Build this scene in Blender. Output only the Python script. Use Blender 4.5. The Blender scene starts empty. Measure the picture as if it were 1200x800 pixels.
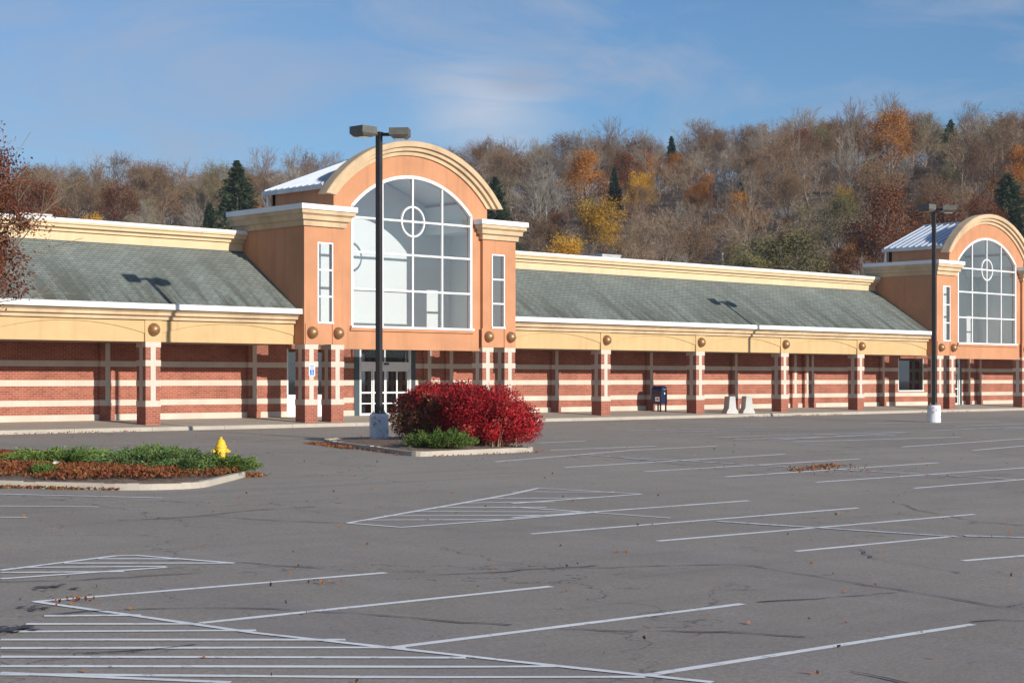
import bpy, math, random
import numpy as np
from mathutils import Vector, Matrix, noise as mnoise
random.seed(7); rng = np.random.default_rng(7)
PI = math.pi
scene = bpy.context.scene
COL = scene.collection

# ------------------------------------------------------------------ materials
def new_mat(name):
    m = bpy.data.materials.new(name); m.use_nodes = True
    nt = m.node_tree; b = nt.nodes['Principled BSDF']
    return m, nt, b
def nd(nt, t, **kw):
    n = nt.nodes.new(t)
    for k, v in kw.items():
        if k in n.inputs: n.inputs[k].default_value = v
        else: setattr(n, k, v)
    return n
def ramp(nt, src, stops):
    r = nt.nodes.new('ShaderNodeValToRGB')
    e = r.color_ramp.elements
    while len(e) < len(stops): e.new(0.5)
    for i, (p, c) in enumerate(stops):
        e[i].position = p
        e[i].color = (c, c, c, 1) if not isinstance(c, tuple) else (*c, 1)
    nt.links.new(src, r.inputs[0]); return r.outputs[0]
def mix(nt, f, a, b, mode='MIX'):
    m = nt.nodes.new('ShaderNodeMix'); m.data_type = 'RGBA'; m.blend_type = mode
    for idx, v in ((0, f), (6, a), (7, b)):
        if hasattr(v, 'links'): nt.links.new(v, m.inputs[idx])
        elif idx == 0: m.inputs[0].default_value = v
        else: m.inputs[idx].default_value = (*v, 1)
    return m.outputs[2]
def coords(nt, kind='Object', scale=(1, 1, 1), rot=(0, 0, 0)):
    t = nt.nodes.new('ShaderNodeTexCoord'); mp = nt.nodes.new('ShaderNodeMapping')
    mp.inputs['Scale'].default_value = scale; mp.inputs['Rotation'].default_value = rot
    nt.links.new(t.outputs[kind], mp.inputs[0]); return mp.outputs[0]
def noise(nt, vec, scale, detail=4, rough=.6, dist=0):
    n = nd(nt, 'ShaderNodeTexNoise'); n.inputs['Scale'].default_value = scale
    n.inputs['Detail'].default_value = detail; n.inputs['Roughness'].default_value = rough
    n.inputs['Distortion'].default_value = dist
    nt.links.new(vec, n.inputs['Vector']); return n.outputs[0]
def bump(nt, b, h, s, d=.02):
    bn = nd(nt, 'ShaderNodeBump'); bn.inputs['Strength'].default_value = s; bn.inputs['Distance'].default_value = d
    nt.links.new(h, bn.inputs['Height']); nt.links.new(bn.outputs[0], b.inputs['Normal'])

def stucco(name, c, var=.12, grime=.25):
    m, nt, b = new_mat(name); v = coords(nt)
    n1 = noise(nt, v, .8, 5); n2 = noise(nt, v, 60, 3)
    vs = coords(nt, scale=(2.2, 2.2, .16)); n3 = noise(nt, vs, 1.3, 5, .65)
    f = ramp(nt, n1, [(.3, 0), (.7, 1)])
    c0 = tuple(x*(1-var) for x in c); c1 = tuple(min(1, x*(1+var*.4)) for x in c)
    col = mix(nt, f, c0, c1)
    st = ramp(nt, n3, [(.52, 0), (.76, grime)])
    col = mix(nt, st, col, tuple(x*.55 for x in c))
    nt.links.new(col, b.inputs['Base Color']); b.inputs['Roughness'].default_value = .9
    b.inputs['Specular IOR Level'].default_value = .2
    bump(nt, b, n2, .25, .01); return m
M = {}
M['orange'] = stucco('orange_stucco', (.54, .262, .140), .14, .45)
M['tan'] = stucco('tan_stucco', (.58, .405, .205), .1, .3)
M['cream'] = stucco('cream_stucco', (.70, .53, .33), .1, .35)
M['trimtan'] = stucco('trim_stucco', (.62, .46, .29), .26, .5)
M['white'] = stucco('white_metal', (.80, .79, .77), .05, .12)
M['stone'] = stucco('cast_stone', (.62, .535, .445), .16, .25)
M['plaster'] = stucco('white_plaster', (.80, .80, .78), .03, .05)
M['soffit'] = stucco('soffit_board', (.34, .27, .22), .1, .1)

def brick():
    m, nt, b = new_mat('red_brick'); v = coords(nt, 'UV')
    t = nd(nt, 'ShaderNodeTexBrick')
    t.inputs['Scale'].default_value = 1; t.inputs['Brick Width'].default_value = .24; t.inputs['Row Height'].default_value = .08
    t.inputs['Mortar Size'].default_value = .0085; t.inputs['Mortar Smooth'].default_value = .2; t.inputs['Bias'].default_value = -.1
    t.inputs['Color1'].default_value = (.40, .12, .072, 1); t.inputs['Color2'].default_value = (.29, .075, .047, 1)
    t.inputs['Mortar'].default_value = (.42, .28, .21, 1)
    nt.links.new(v, t.inputs['Vector'])
    n = noise(nt, v, .9, 5); f = ramp(nt, n, [(.3, .72), (.7, 1.08)])
    col = mix(nt, 1, t.outputs[0], f, 'MULTIPLY')
    nt.links.new(col, b.inputs['Base Color']); b.inputs['Roughness'].default_value = .88
    b.inputs['Specular IOR Level'].default_value = .25
    inv = nd(nt, 'ShaderNodeMath', operation='SUBTRACT'); inv.inputs[0].default_value = 1
    nt.links.new(t.outputs[1], inv.inputs[1]); bump(nt, b, inv.outputs[0], .5, .008); return m
M['brick'] = brick()

def shingle():
    m, nt, b = new_mat('grey_green_shingles'); v = coords(nt, 'UV')
    t = nd(nt, 'ShaderNodeTexBrick'); t.inputs['Scale'].default_value = 1
    t.inputs['Brick Width'].default_value = .32; t.inputs['Row Height'].default_value = .085; t.inputs['Mortar Size'].default_value = .012
    t.inputs['Color1'].default_value = (.24, .265, .24, 1); t.inputs['Color2'].default_value = (.18, .208, .188, 1); t.inputs['Mortar'].default_value = (.09, .10, .085, 1)
    nt.links.new(v, t.inputs['Vector'])
    n = noise(nt, v, .35, 6, .7); f = ramp(nt, n, [(.3, .72), (.7, 1.15)])
    col = mix(nt, 1, t.outputs[0], f, 'MULTIPLY')
    # dark weather streaks running down the slope at a slant
    vs = coords(nt, 'UV', scale=(.9, .22, 1), rot=(0, 0, -.75)); n2 = noise(nt, vs, 1.6, 5, .7)
    sep = nd(nt, 'ShaderNodeSeparateXYZ'); nt.links.new(v, sep.inputs[0])
    low = ramp(nt, sep.outputs[1], [(.0, 1), (.9, 0)])
    mr = nd(nt, 'ShaderNodeMapRange'); nt.links.new(sep.outputs[1], mr.inputs[0])
    mr.inputs[1].default_value = 4.4; mr.inputs[2].default_value = 6.6; mr.inputs[3].default_value = 1; mr.inputs[4].default_value = 0
    st = ramp(nt, n2, [(.45, 0), (.57, .85)])
    mm = nd(nt, 'ShaderNodeMath', operation='MULTIPLY'); nt.links.new(st, mm.inputs[0]); nt.links.new(mr.outputs[0], mm.inputs[1])
    col = mix(nt, mm.outputs[0], col, (.075, .075, .06))
    nt.links.new(col, b.inputs['Base Color']); b.inputs['Roughness'].default_value = .95
    b.inputs['Specular IOR Level'].default_value = .15
    bump(nt, b, t.outputs[1], -.4, .012); return m
M['shingle'] = shingle()

def plain(name, c, rough=.6, metal=0, nscale=0, var=.2, spec=.5, coat=0):
    m, nt, b = new_mat(name)
    if nscale:
        v = coords(nt); n = noise(nt, v, nscale, 5, .65)
        col = mix(nt, ramp(nt, n, [(.3, 0), (.7, 1)]), tuple(x*(1-var) for x in c), tuple(min(1, x*(1+var)) for x in c))
        nt.links.new(col, b.inputs['Base Color'])
    else: b.inputs['Base Color'].default_value = (*c, 1)
    b.inputs['Roughness'].default_value = rough; b.inputs['Metallic'].default_value = metal
    b.inputs['Specular IOR Level'].default_value = spec; b.inputs['Coat Weight'].default_value = coat
    return m
M['bronze'] = plain('dark_bronze_paint', (.030, .025, .024), .45, 0, 2, .25)
M['head'] = plain('lamp_head_paint', (.115, .11, .095), .4, 0, 3, .25)
M['lens'] = plain('lamp_lens', (.30, .32, .33), .15)
M['copper'] = plain('aged_copper', (.34, .185, .085), .42, .45, 6, .3)
M['metalroof'] = plain('pale_blue_metal_roof', (.55, .60, .66), .35, .25, 1.2, .08)
M['teal'] = plain('dark_teal_frame', (.05, .075, .085), .4)
M['alu'] = plain('white_aluminium', (.74, .75, .75), .4, 0, 4, .06)
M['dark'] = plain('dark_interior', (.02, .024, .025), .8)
M['floor_in'] = plain('interior_floor', (.25, .24, .22), .6)
M['blue'] = plain('mailbox_blue_paint', (.010, .016, .055), .35, 0, 5, .25, .5, .2)
M['yellow'] = plain('yellow_hydrant_paint', (.78, .50, .035), .45, 0, 9, .14)
M['signblue'] = plain('sign_blue', (.03, .16, .55), .5)
M['signwhite'] = plain('sign_white', (.82, .82, .80), .5)
M['red'] = plain('sticker_red', (.55, .05, .05), .5)
M['unit'] = plain('rooftop_metal', (.52, .52, .50), .5, .2, 2, .2)
M['unitdark'] = plain('rooftop_louvre', (.06, .065, .07), .6)
M['membrane'] = plain('roof_membrane', (.35, .35, .34), .9, 0, .5, .15)
M['litter'] = plain('litter_paper', (.85, .72, .70), .7)
M['housewhite'] = plain('house_siding', (.62, .62, .62), .8, 0, 1, .1)
M['houseroof'] = plain('house_roof', (.16, .15, .15), .9, 0, 1, .2)

def glass(name, tint, refl, rough=.02):
    m = bpy.data.materials.new(name); m.use_nodes = True; nt = m.node_tree; nt.nodes.clear()
    o = nd(nt, 'ShaderNodeOutputMaterial'); t = nd(nt, 'ShaderNodeBsdfTransparent'); g = nd(nt, 'ShaderNodeBsdfGlossy')
    t.inputs[0].default_value = (*tint, 1); g.inputs['Roughness'].default_value = rough; g.inputs[0].default_value = (.92, .97, 1, 1)
    fr = nd(nt, 'ShaderNodeFresnel'); fr.inputs[0].default_value = 1.5
    ad = nd(nt, 'ShaderNodeMath', operation='ADD'); ad.inputs[1].default_value = refl; ad.use_clamp = True
    nt.links.new(fr.outputs[0], ad.inputs[0]); ms = nd(nt, 'ShaderNodeMixShader')
    nt.links.new(ad.outputs[0], ms.inputs[0]); nt.links.new(t.outputs[0], ms.inputs[1]); nt.links.new(g.outputs[0], ms.inputs[2])
    nt.links.new(ms.outputs[0], o.inputs[0]); return m
M['glass'] = glass('clear_window_glass', (.90, .94, .96), .15)
M['doorglass'] = glass('door_glass', (.50, .56, .58), .16)
M['greenglass'] = glass('green_window_glass', (.30, .42, .36), .12)

def concrete(name, c, stain=.5):
    m, nt, b = new_mat(name); v = coords(nt)
    n1 = noise(nt, v, .9, 6, .7); n2 = noise(nt, v, 12, 4, .7)
    col = mix(nt, ramp(nt, n1, [(.3, 0), (.7, 1)]), tuple(x*.78 for x in c), c)
    col = mix(nt, ramp(nt, n2, [(.55, 0), (.75, stain)]), col, tuple(x*.5 for x in c))
    nt.links.new(col, b.inputs['Base Color']); b.inputs['Roughness'].default_value = .9; b.inputs['Specular IOR Level'].default_value = .2
    bump(nt, b, n2, .3, .01); return m
M['concrete'] = concrete('worn_concrete', (.47, .42, .345), .5)
M['walk'] = concrete('walkway_concrete', (.46, .40, .33), .3)
M['barrier'] = concrete('barrier_concrete', (.62, .61, .58), .2)

def peel():
    m, nt, b = new_mat('peeling_white_paint'); v = coords(nt)
    n = noise(nt, v, 3.2, 6, .7, .6); n2 = noise(nt, v, 9, 5)
    col = mix(nt, ramp(nt, n2, [(.35, 0), (.65, 1)]), (.62, .64, .68), (.80, .80, .79))
    col = mix(nt, ramp(nt, n, [(.56, 0), (.60, 1)]), col, (.30, .30, .33))
    nt.links.new(col, b.inputs['Base Color']); b.inputs['Roughness'].default_value = .8
    bump(nt, b, n, -.4, .01); return m
M['peel'] = peel()

def asphalt():
    m, nt, b = new_mat('weathered_asphalt'); v = coords(nt)
    big = noise(nt, v, .11, 6, .62, .4); mid = noise(nt, v, .9, 6, .7); fine = noise(nt, v, 75, 3, .7); grit = noise(nt, v, 22, 4, .75)
    col = mix(nt, ramp(nt, big, [(.30, 0), (.70, 1)]), (.242, .212, .180), (.305, .270, .228))
    col = mix(nt, ramp(nt, mid, [(.35, .0), (.75, .35)]), col, (.34, .315, .29))
    col = mix(nt, 1, col, ramp(nt, grit, [(.28, .70), (.72, 1.28)]), 'MULTIPLY')
    col = mix(nt, 1, col, ramp(nt, fine, [(.25, .68), (.75, 1.32)]), 'MULTIPLY')
    # oil drips and darker patch repairs
    spots = noise(nt, v, 1.7, 3, .5, 1.2); col = mix(nt, ramp(nt, spots, [(.70, 0), (.78, .6)]), col, (.11, .105, .11))
    long = noise(nt, coords(nt, scale=(.35, .06, 1)), 1, 5, .6)
    col = mix(nt, ramp(nt, long, [(.56, 0), (.72, .35)]), col, (.19, .18, .19))
    tr1 = noise(nt, coords(nt, scale=(.05, .9, 1), rot=(0, 0, .12)), 1, 6, .7); col = mix(nt, ramp(nt, tr1, [(.54, 0), (.70, .30)]), col, (.15, .138, .13))
    tr2 = noise(nt, coords(nt, scale=(.8, .05, 1), rot=(0, 0, -.1)), 1, 6, .7); col = mix(nt, ramp(nt, tr2, [(.55, 0), (.72, .30)]), col, (.33, .31, .29))
    # hairline crazing
    w = noise(nt, v, .8, 3); vo = nd(nt, 'ShaderNodeTexVoronoi', feature='DISTANCE_TO_EDGE')
    add = nd(nt, 'ShaderNodeVectorMath', operation='ADD')
    nv = nd(nt, 'ShaderNodeTexNoise'); nv.inputs['Scale'].default_value = 1.1; nv.inputs['Detail'].default_value = 5; nt.links.new(v, nv.inputs['Vector'])
    sc = nd(nt, 'ShaderNodeVectorMath', operation='SCALE'); sc.inputs['Scale'].default_value = 2.2
    nt.links.new(nv.outputs[1], sc.inputs[0]); nt.links.new(v, add.inputs[0]); nt.links.new(sc.outputs[0], add.inputs[1])
    nt.links.new(add.outputs[0], vo.inputs['Vector']); vo.inputs['Scale'].default_value = .22
    hair = ramp(nt, vo.outputs[0], [(.0, .75), (.006, 0)]); gate = ramp(nt, noise(nt, v, .13, 2), [(.5, 0), (.56, 1)])
    mm = nd(nt, 'ShaderNodeMath', operation='MULTIPLY'); nt.links.new(hair, mm.inputs[0]); nt.links.new(gate, mm.inputs[1])
    col = mix(nt, mm.outputs[0], col, (.05, .048, .05))
    nt.links.new(col, b.inputs['Base Color']); b.inputs['Roughness'].default_value = .9; b.inputs['Specular IOR Level'].default_value = .25
    bump(nt, b, fine, .5, .008); return m
M['asphalt'] = asphalt()
def paint(name, c, lo, hi):
    m, nt, b = new_mat(name); v = coords(nt)
    n = noise(nt, v, 7, 6, .75); n2 = noise(nt, v, .7, 3); n3 = noise(nt, v, 60, 3, .7)
    col = mix(nt, ramp(nt, n2, [(.3, 0), (.7, 1)]), tuple(x*.85 for x in c), c)
    col = mix(nt, ramp(nt, n, [(lo, 0), (hi, .85)]), col, (.28, .27, .275))
    col = mix(nt, ramp(nt, n3, [(.60, 0), (.70, .5)]), col, (.28, .27, .275))
    nt.links.new(col, b.inputs['Base Color']); b.inputs['Roughness'].default_value = .85; return m
M['paint'] = paint('white_line_paint', (.80, .81, .81), .56, .66)
M['worn'] = paint('worn_line_paint', (.66, .67, .68), .47, .60)
M['tar'] = plain('crack_sealant', (.055, .05, .05), .55, 0, 5, .4)
M['mulch'] = plain('bark_mulch', (.20, .145, .11), 1, 0, 9, .55, .1)

def leafmat(name, cols, nscale=1.2, trans=.25, rough=.6, inst=.25):
    m = bpy.data.materials.new(name); m.use_nodes = True; nt = m.node_tree; b = nt.nodes['Principled BSDF']
    v = coords(nt); n = noise(nt, v, nscale, 4, .65); n2 = noise(nt, v, nscale*9, 2, .6)
    k = len(cols); c = ramp(nt, n, [(.30+.40*i/(k-1), cols[i]) for i in range(k)])
    c = mix(nt, 1, c, ramp(nt, n2, [(.3, .6), (.7, 1.35)]), 'MULTIPLY')
    oi = nd(nt, 'ShaderNodeObjectInfo'); c = mix(nt, 1, c, ramp(nt, oi.outputs['Random'], [(0, 1-inst), (1, 1+inst)]), 'MULTIPLY')
    nt.links.new(c, b.inputs['Base Color']); b.inputs['Roughness'].default_value = rough; b.inputs['Specular IOR Level'].default_value = .25
    if trans:
        o = nt.nodes['Material Output']; tr = nd(nt, 'ShaderNodeBsdfTranslucent'); nt.links.new(c, tr.inputs[0])
        ms = nd(nt, 'ShaderNodeMixShader'); ms.inputs[0].default_value = trans
        nt.links.new(b.outputs[0], ms.inputs[1]); nt.links.new(tr.outputs[0], ms.inputs[2]); nt.links.new(ms.outputs[0], o.inputs[0])
    return m
M['bark'] = leafmat('grey_bark', [(.20, .175, .155), (.31, .28, .25)], 1, 0, .95, .3)
M['twig_tan'] = leafmat('tan_twigs', [(.26, .19, .13), (.37, .28, .195)], .6, 0, .95, .25)
M['twig_grey'] = leafmat('grey_twigs', [(.25, .22, .185), (.37, .33, .27)], .6, 0, .95, .25)
M['twig_dark'] = leafmat('dark_brown_twigs', [(.17, .115, .075), (.25, .175, .12)], .6, 0, .95, .25)
M['leaf_russet'] = leafmat('russet_leaves', [(.13, .040, .018), (.20, .068, .022), (.26, .10, .03)], .5)
M['leaf_brown'] = leafmat('brown_leaves', [(.18, .10, .05), (.26, .155, .075), (.33, .20, .09)], .5)
M['leaf_yellow'] = leafmat('yellow_leaves', [(.40, .22, .02), (.64, .36, .03), (.78, .48, .05)], .5)
M['leaf_orange'] = leafmat('orange_leaves', [(.32, .11, .015), (.46, .18, .02), (.54, .24, .03)], .5)
M['leaf_olive'] = leafmat('olive_leaves', [(.13, .12, .045), (.20, .18, .065), (.27, .24, .10)], .5)
M['needle'] = leafmat('dark_green_needles', [(.012, .028, .012), (.026, .050, .020), (.048, .078, .030)], .6, .1)
M['leaf_dark'] = leafmat('dark_russet_leaves', [(.11, .038, .026), (.17, .055, .03), (.24, .085, .035)], .8)
M['pineneedle'] = leafmat('pine_needles', [(.022, .042, .018), (.045, .078, .03), (.085, .125, .05)], .6, .1)
M['bushred'] = leafmat('crimson_leaves', [(.17, .022, .016), (.44, .018, .024), (.62, .035, .036)], 1.6, .3, .5, 0)
M['bushdull'] = leafmat('dull_red_leaves', [(.19, .13, .055), (.28, .10, .05), (.42, .05, .05)], 1.1, .3, .55, 0)
M['juniper'] = leafmat('juniper_sprays', [(.05, .10, .022), (.12, .20, .04), (.22, .30, .065)], 3, .15, .6, .12)
M['juniper_blue'] = leafmat('blue_green_juniper_sprays', [(.045, .095, .03), (.10, .17, .05), (.19, .26, .085)], 3, .15, .6, .12)
M['cover'] = leafmat('rusty_ground_cover', [(.10, .11, .03), (.20, .06, .025), (.28, .10, .035), (.10, .12, .03)], 1.6, .2, .6, 0)
M['leaves'] = leafmat('fallen_leaves', [(.20, .055, .03), (.26, .10, .035), (.28, .16, .06)], 3, .1, .7, 0)
M['undergrowth'] = leafmat('undergrowth', [(.13, .10, .08), (.20, .155, .12), (.25, .18, .12)], .12, 0, .95, 0)
def terrain_mat():
    m, nt, b = new_mat('leaf_litter_ground'); v = coords(nt); n = noise(nt, v, .06, 6, .7); n2 = noise(nt, v, 1.3, 5, .7)
    col = mix(nt, ramp(nt, n, [(.35, 0), (.65, 1)]), (.17, .13, .10), (.24, .17, .115))
    col = mix(nt, 1, col, ramp(nt, n2, [(.3, .6), (.7, 1.3)]), 'MULTIPLY'); nt.links.new(col, b.inputs['Base Color'])
    b.inputs['Roughness'].default_value = 1; b.inputs['Specular IOR Level'].default_value = .1; return m
M['terrain'] = terrain_mat()

# ------------------------------------------------------------------ object helpers
def tag(o, label=None, cat=None, group=None, kind=None):
    if label: o['label'] = label
    if cat: o['category'] = cat
    if group: o['group'] = group
    if kind: o['kind'] = kind
    return o
def empty(name, loc, label, cat, rz=0, group=None):
    o = bpy.data.objects.new(name, None); COL.objects.link(o); o.location = loc; o.rotation_euler.z = rz
    o.empty_display_size = .3
    return tag(o, label, cat, group)
def link(name, me, parent=None):
    o = bpy.data.objects.new(name, me); COL.objects.link(o)
    if parent is not None: o.parent = parent
    return o
def copy_tree(o, parent=None):
    c = o.copy(); COL.objects.link(c)
    if parent is not None: c.parent = parent
    for ch in list(o.children): copy_tree(ch, c)
    return c
class MB:
    def __init__(s): s.v = []; s.f = []; s.m = []; s.mats = []
    def mi(s, mat):
        if mat not in s.mats: s.mats.append(mat)
        return s.mats.index(mat)
    def face(s, pts, mat):
        i = len(s.v); s.v += [tuple(p) for p in pts]; s.f.append(tuple(range(i, i+len(pts)))); s.m.append(s.mi(mat))
    def box(s, x0, x1, y0, y1, z0, z1, mat, skip=''):
        P = [(x0,y0,z0),(x1,y0,z0),(x1,y1,z0),(x0,y1,z0),(x0,y0,z1),(x1,y0,z1),(x1,y1,z1),(x0,y1,z1)]
        i = len(s.v); s.v += P; k = s.mi(mat)
        F = {'f':(0,1,5,4),'r':(1,2,6,5),'b':(2,3,7,6),'l':(3,0,4,7),'u':(4,5,6,7),'d':(3,2,1,0)}
        for key, f in F.items():
            if key in skip: continue
            s.f.append(tuple(i+a for a in f)); s.m.append(k)
    def prism(s, prof, a0, a1, mat, axis='x'):
        """closed profile polygon extruded along an axis; profile given in the other two axes (y,z) / (x,z) / (x,y)"""
        def P(p, a): return (a,p[0],p[1]) if axis=='x' else (p[0],a,p[1]) if axis=='y' else (p[0],p[1],a)
        n = len(prof)
        for j in range(n):
            p, q = prof[j], prof[(j+1) % n]; s.face([P(p,a0),P(q,a0),P(q,a1),P(p,a1)], mat)
        s.face([P(p,a0) for p in prof][::-1], mat); s.face([P(p,a1) for p in prof], mat)
    def tube(s, p0, p1, r0, r1, mat, n=8, cap=True):
        p0, p1 = Vector(p0), Vector(p1); d = (p1-p0)
        if d.length < 1e-6: return
        d.normalize(); a = d.orthogonal().normalized(); b = d.cross(a); k = s.mi(mat); i = len(s.v)
        for p, r in ((p0, r0), (p1, r1)):
            for j in range(n):
                t = 2*PI*j/n; s.v.append(tuple(p+a*(r*math.cos(t))+b*(r*math.sin(t))))
        for j in range(n):
            s.f.append((i+j, i+(j+1) % n, i+n+(j+1) % n, i+n+j)); s.m.append(k)
        if cap:
            s.f.append(tuple(i+j for j in range(n))[::-1]); s.m.append(k); s.f.append(tuple(i+n+j for j in range(n))); s.m.append(k)
    def lathe(s, prof, c, mat, n=16, axis='z'):
        i = len(s.v); k = s.mi(mat)
        for r, h in prof:
            for j in range(n):
                t = 2*PI*j/n; a, b = r*math.cos(t), r*math.sin(t)
                s.v.append((c[0]+a, c[1]+b, c[2]+h) if axis=='z' else (c[0]+a, c[1]+h, c[2]+b) if axis=='y' else (c[0]+h, c[1]+a, c[2]+b))
        for q in range(len(prof)-1):
            for j in range(n):
                s.f.append((i+q*n+j, i+q*n+(j+1) % n, i+(q+1)*n+(j+1) % n, i+(q+1)*n+j)); s.m.append(k)
    def build(s, name, parent=None, loc=None, bevel=0, smooth=False):
        me = bpy.data.meshes.new(name); me.from_pydata(s.v, [], s.f)
        for m in s.mats: me.materials.append(m)
        me.polygons.foreach_set('material_index', s.m)
        uv = me.uv_layers.new(name='UVMap').data
        for p in me.polygons:
            n = p.normal; a = (abs(n.x), abs(n.y), abs(n.z))
            for li in p.loop_indices:
                co = me.vertices[me.loops[li].vertex_index].co
                if a[2] > .9: w = (co.x, co.y)
                elif a[0] > a[1]: w = (co.y, co.z)
                else: w = (co.x, co.z)
                uv[li].uv = w
        if smooth: me.polygons.foreach_set('use_smooth', [True]*len(me.polygons))
        o = link(name, me, parent)
        if loc is not None: o.location = loc
        if bevel:
            b = o.modifiers.new('bevel', 'BEVEL'); b.width = bevel; b.segments = 2; b.limit_method = 'ANGLE'; b.angle_limit = .7
        return o
    # wall made of vertical columns: bottom zl(x), top zh(x)
    def columns(s, xs, zl, zh, y0, y1, mat):
        for a, b in zip(xs[:-1], xs[1:]):
            la, lb, ha, hb = zl(a), zl(b), zh(a), zh(b)
            if ha-la < 1e-4 and hb-lb < 1e-4: continue
            s.face([(a,y0,la),(b,y0,lb),(b,y0,hb),(a,y0,ha)], mat); s.face([(b,y1,lb),(a,y1,la),(a,y1,ha),(b,y1,hb)], mat)
            s.face([(a,y0,ha),(b,y0,hb),(b,y1,hb),(a,y1,ha)], mat); s.face([(a,y1,la),(b,y1,lb),(b,y0,lb),(a,y0,la)], mat)
        for x, sgn in ((xs[0], -1), (xs[-1], 1)):
            s.face([(x,y0,zl(x)),(x,y1,zl(x)),(x,y1,zh(x)),(x,y0,zh(x))][::-sgn], mat)
    # moulding swept along an open xy path with mitres; prof = [(outward offset, z)]
    def mould(s, path, prof, mat, top=None):
        path = [Vector((p[0], p[1])) for p in path]; n = len(path); nr = []
        for i in range(n-1):
            d = (path[i+1]-path[i]).normalized(); nr.append(Vector((d.y, -d.x)))
        off = []
        for i in range(n):
            if i == 0: off.append(nr[0])
            elif i == n-1: off.append(nr[-1])
            else:
                m = (nr[i-1]+nr[i]).normalized(); off.append(m/max(.2, m.dot(nr[i])))
        for i in range(n-1):
            for j in range(len(prof)-1):
                (o0, z0), (o1, z1) = prof[j], prof[j+1]
                a, b = path[i]+off[i]*o0, path[i+1]+off[i+1]*o0; c, d = path[i+1]+off[i+1]*o1, path[i]+off[i]*o1
                s.face([(*a, z0), (*b, z0), (*c, z1), (*d, z1)], mat if not (top and z0 >= top[0]) else top[1])
        for i, rev in ((0, 1), (n-1, -1)):
            pts = [(*(path[i]+off[i]*o), z) for o, z in prof]; s.face(pts[::rev], mat)

def lot(x, y):
    d = -y
    a = -.05 if d < 1.3 else -.05-.0172*(min(d, 12)-1.3)
    if d > 12: a -= .0225*(min(d, 42)-12)
    if d > 42: a -= .006*(min(d, 70)-42)
    t = min(1, max(0, (d-14)/30)); t = t*t*(3-2*t)
    return a-.0146*t*max(-30, min(39, (x+45)))
CX, CY, CZ = -56.91, -53.57, 1.75           # the photographer
TH = math.radians(43.739)
def sstep(a, b, x):
    t = min(1, max(0, (x-a)/(b-a))); return t*t*(3-2*t)
def hill(x, y):
    dx, dy = x-CX, y-CY; r = math.hypot(dx, dy); az = math.degrees(math.atan2(dx, dy))
    H = np.interp(az, [0, 27, 35, 43.7, 50, 55, 60, 80], [26, 27.5, 29.3, 33.6, 36.2, 38.6, 39, 38.5])
    q = max(0, (r-150)/170)
    z = H*(q-.10*math.sin(2*PI*q)/2) if q < 1 else H*(1+.12*(1-math.exp(-(q-1)*3)))
    z += 2.0*sstep(90, 150, r)
    z *= sstep(12, 45, y)*sstep(-5, 12, az)*(1-sstep(85, 110, az))
    z += 2.2*sstep(120, 200, r)*mnoise.noise(Vector((x*.018, y*.018, 3)))
    return z
# ------------------------------------------------------------------ the retail building
BLD = empty('retail_building', (4, 0, .1), 'long vacant orange and tan retail building with two arched entrance towers and a brick arcade', 'building')
_ch = []
def bpart(mb, name, parent=None, loc=(0, 0, 0), **k):
    o = mb.build(name, None, loc, **k); p = parent or BLD; o.parent = p
    # the building's base point is not the world origin: keep parts where they were modelled
    if p is BLD: o.matrix_parent_inverse = Matrix.Translation(BLD.location).inverted()
    return o
def sub(mb, name, parent, **k):
    o = mb.build(name, None, **k); o.parent = parent; return o
def bcopy(o, parent, dx):
    c = o.copy(); COL.objects.link(c); c.parent = parent
    if parent is BLD: c.location.x += dx
    for ch in list(o.children): bcopy(ch, c, dx)
    return c

BANDS = [(.78, 1.0), (1.52, 1.74), (2.25, 2.46)]
def pillar_mesh():
    m = MB(); w = .61
    m.box(0, w, 0, w, -.05, 3.13, M['brick'], 'ud')
    for a, b in BANDS+[(2.93, 3.128)]: m.box(-.016, w+.016, -.016, w+.016, a, b, M['stone'])
    s0, s1 = .20, .41
    zs = [1.0, 1.52, 1.74, 2.25, 2.46, 2.93]
    for a, b in ((1.0, 1.52), (1.74, 2.25), (2.46, 2.93)):
        m.box(s0, s1, -.011, .01, a, b, M['stone']); m.box(s0, s1, w-.01, w+.011, a, b, M['stone'])
        m.box(-.011, .01, s0, s1, a, b, M['stone']); m.box(w-.01, w+.011, s0, s1, a, b, M['stone'])
    return m
C1 = -11.65; DX = 44.22; HW = 5.64
TP = [-5.60, -4.33, 3.70, 4.99]               # tower pillars, left edge from tower centre
secL = [-44.02, -37.32, -30.62, -23.92]; secM = [0, 6.705, 13.41, 20.115]; secR = [44.4, 51.1, 57.8]
pil = bpart(pillar_mesh(), 'pillar', loc=(secM[0], 0, 0))
for x in secL+secM[1:]+secR:
    c = pil.copy(); COL.objects.link(c); c.location.x = x
for C in (C1, C1+DX):
    for t in TP:
        c = pil.copy(); COL.objects.link(c); c.location.x = C+t; c.location.y = -.6

def sphere_prof(r, n=8, a0=-PI/2, a1=PI/2):
    return [(r*math.cos(a0+(a1-a0)*i/n), r*math.sin(a0+(a1-a0)*i/n)) for i in range(n+1)]
def ball_mesh():
    m = MB(); m.lathe([(max(.0005, r), h) for r, h in sphere_prof(.235, 10)], (0, 0, 0), M['copper'], 20, 'y')
    m.lathe([(.12, .12), (.265, .17), (.265, .21), (.2, .22)], (0, 0, 0), M['copper'], 20, 'y'); return m
BALL = [None]
def ball(parent, x, y, z):
    if BALL[0] is None:
        BALL[0] = ball_mesh().build('ball_ornament', smooth=True); o = BALL[0]
    else:
        o = BALL[0].copy(); COL.objects.link(o)
    o.parent = parent; o.location = (x, y, z); return o

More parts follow.
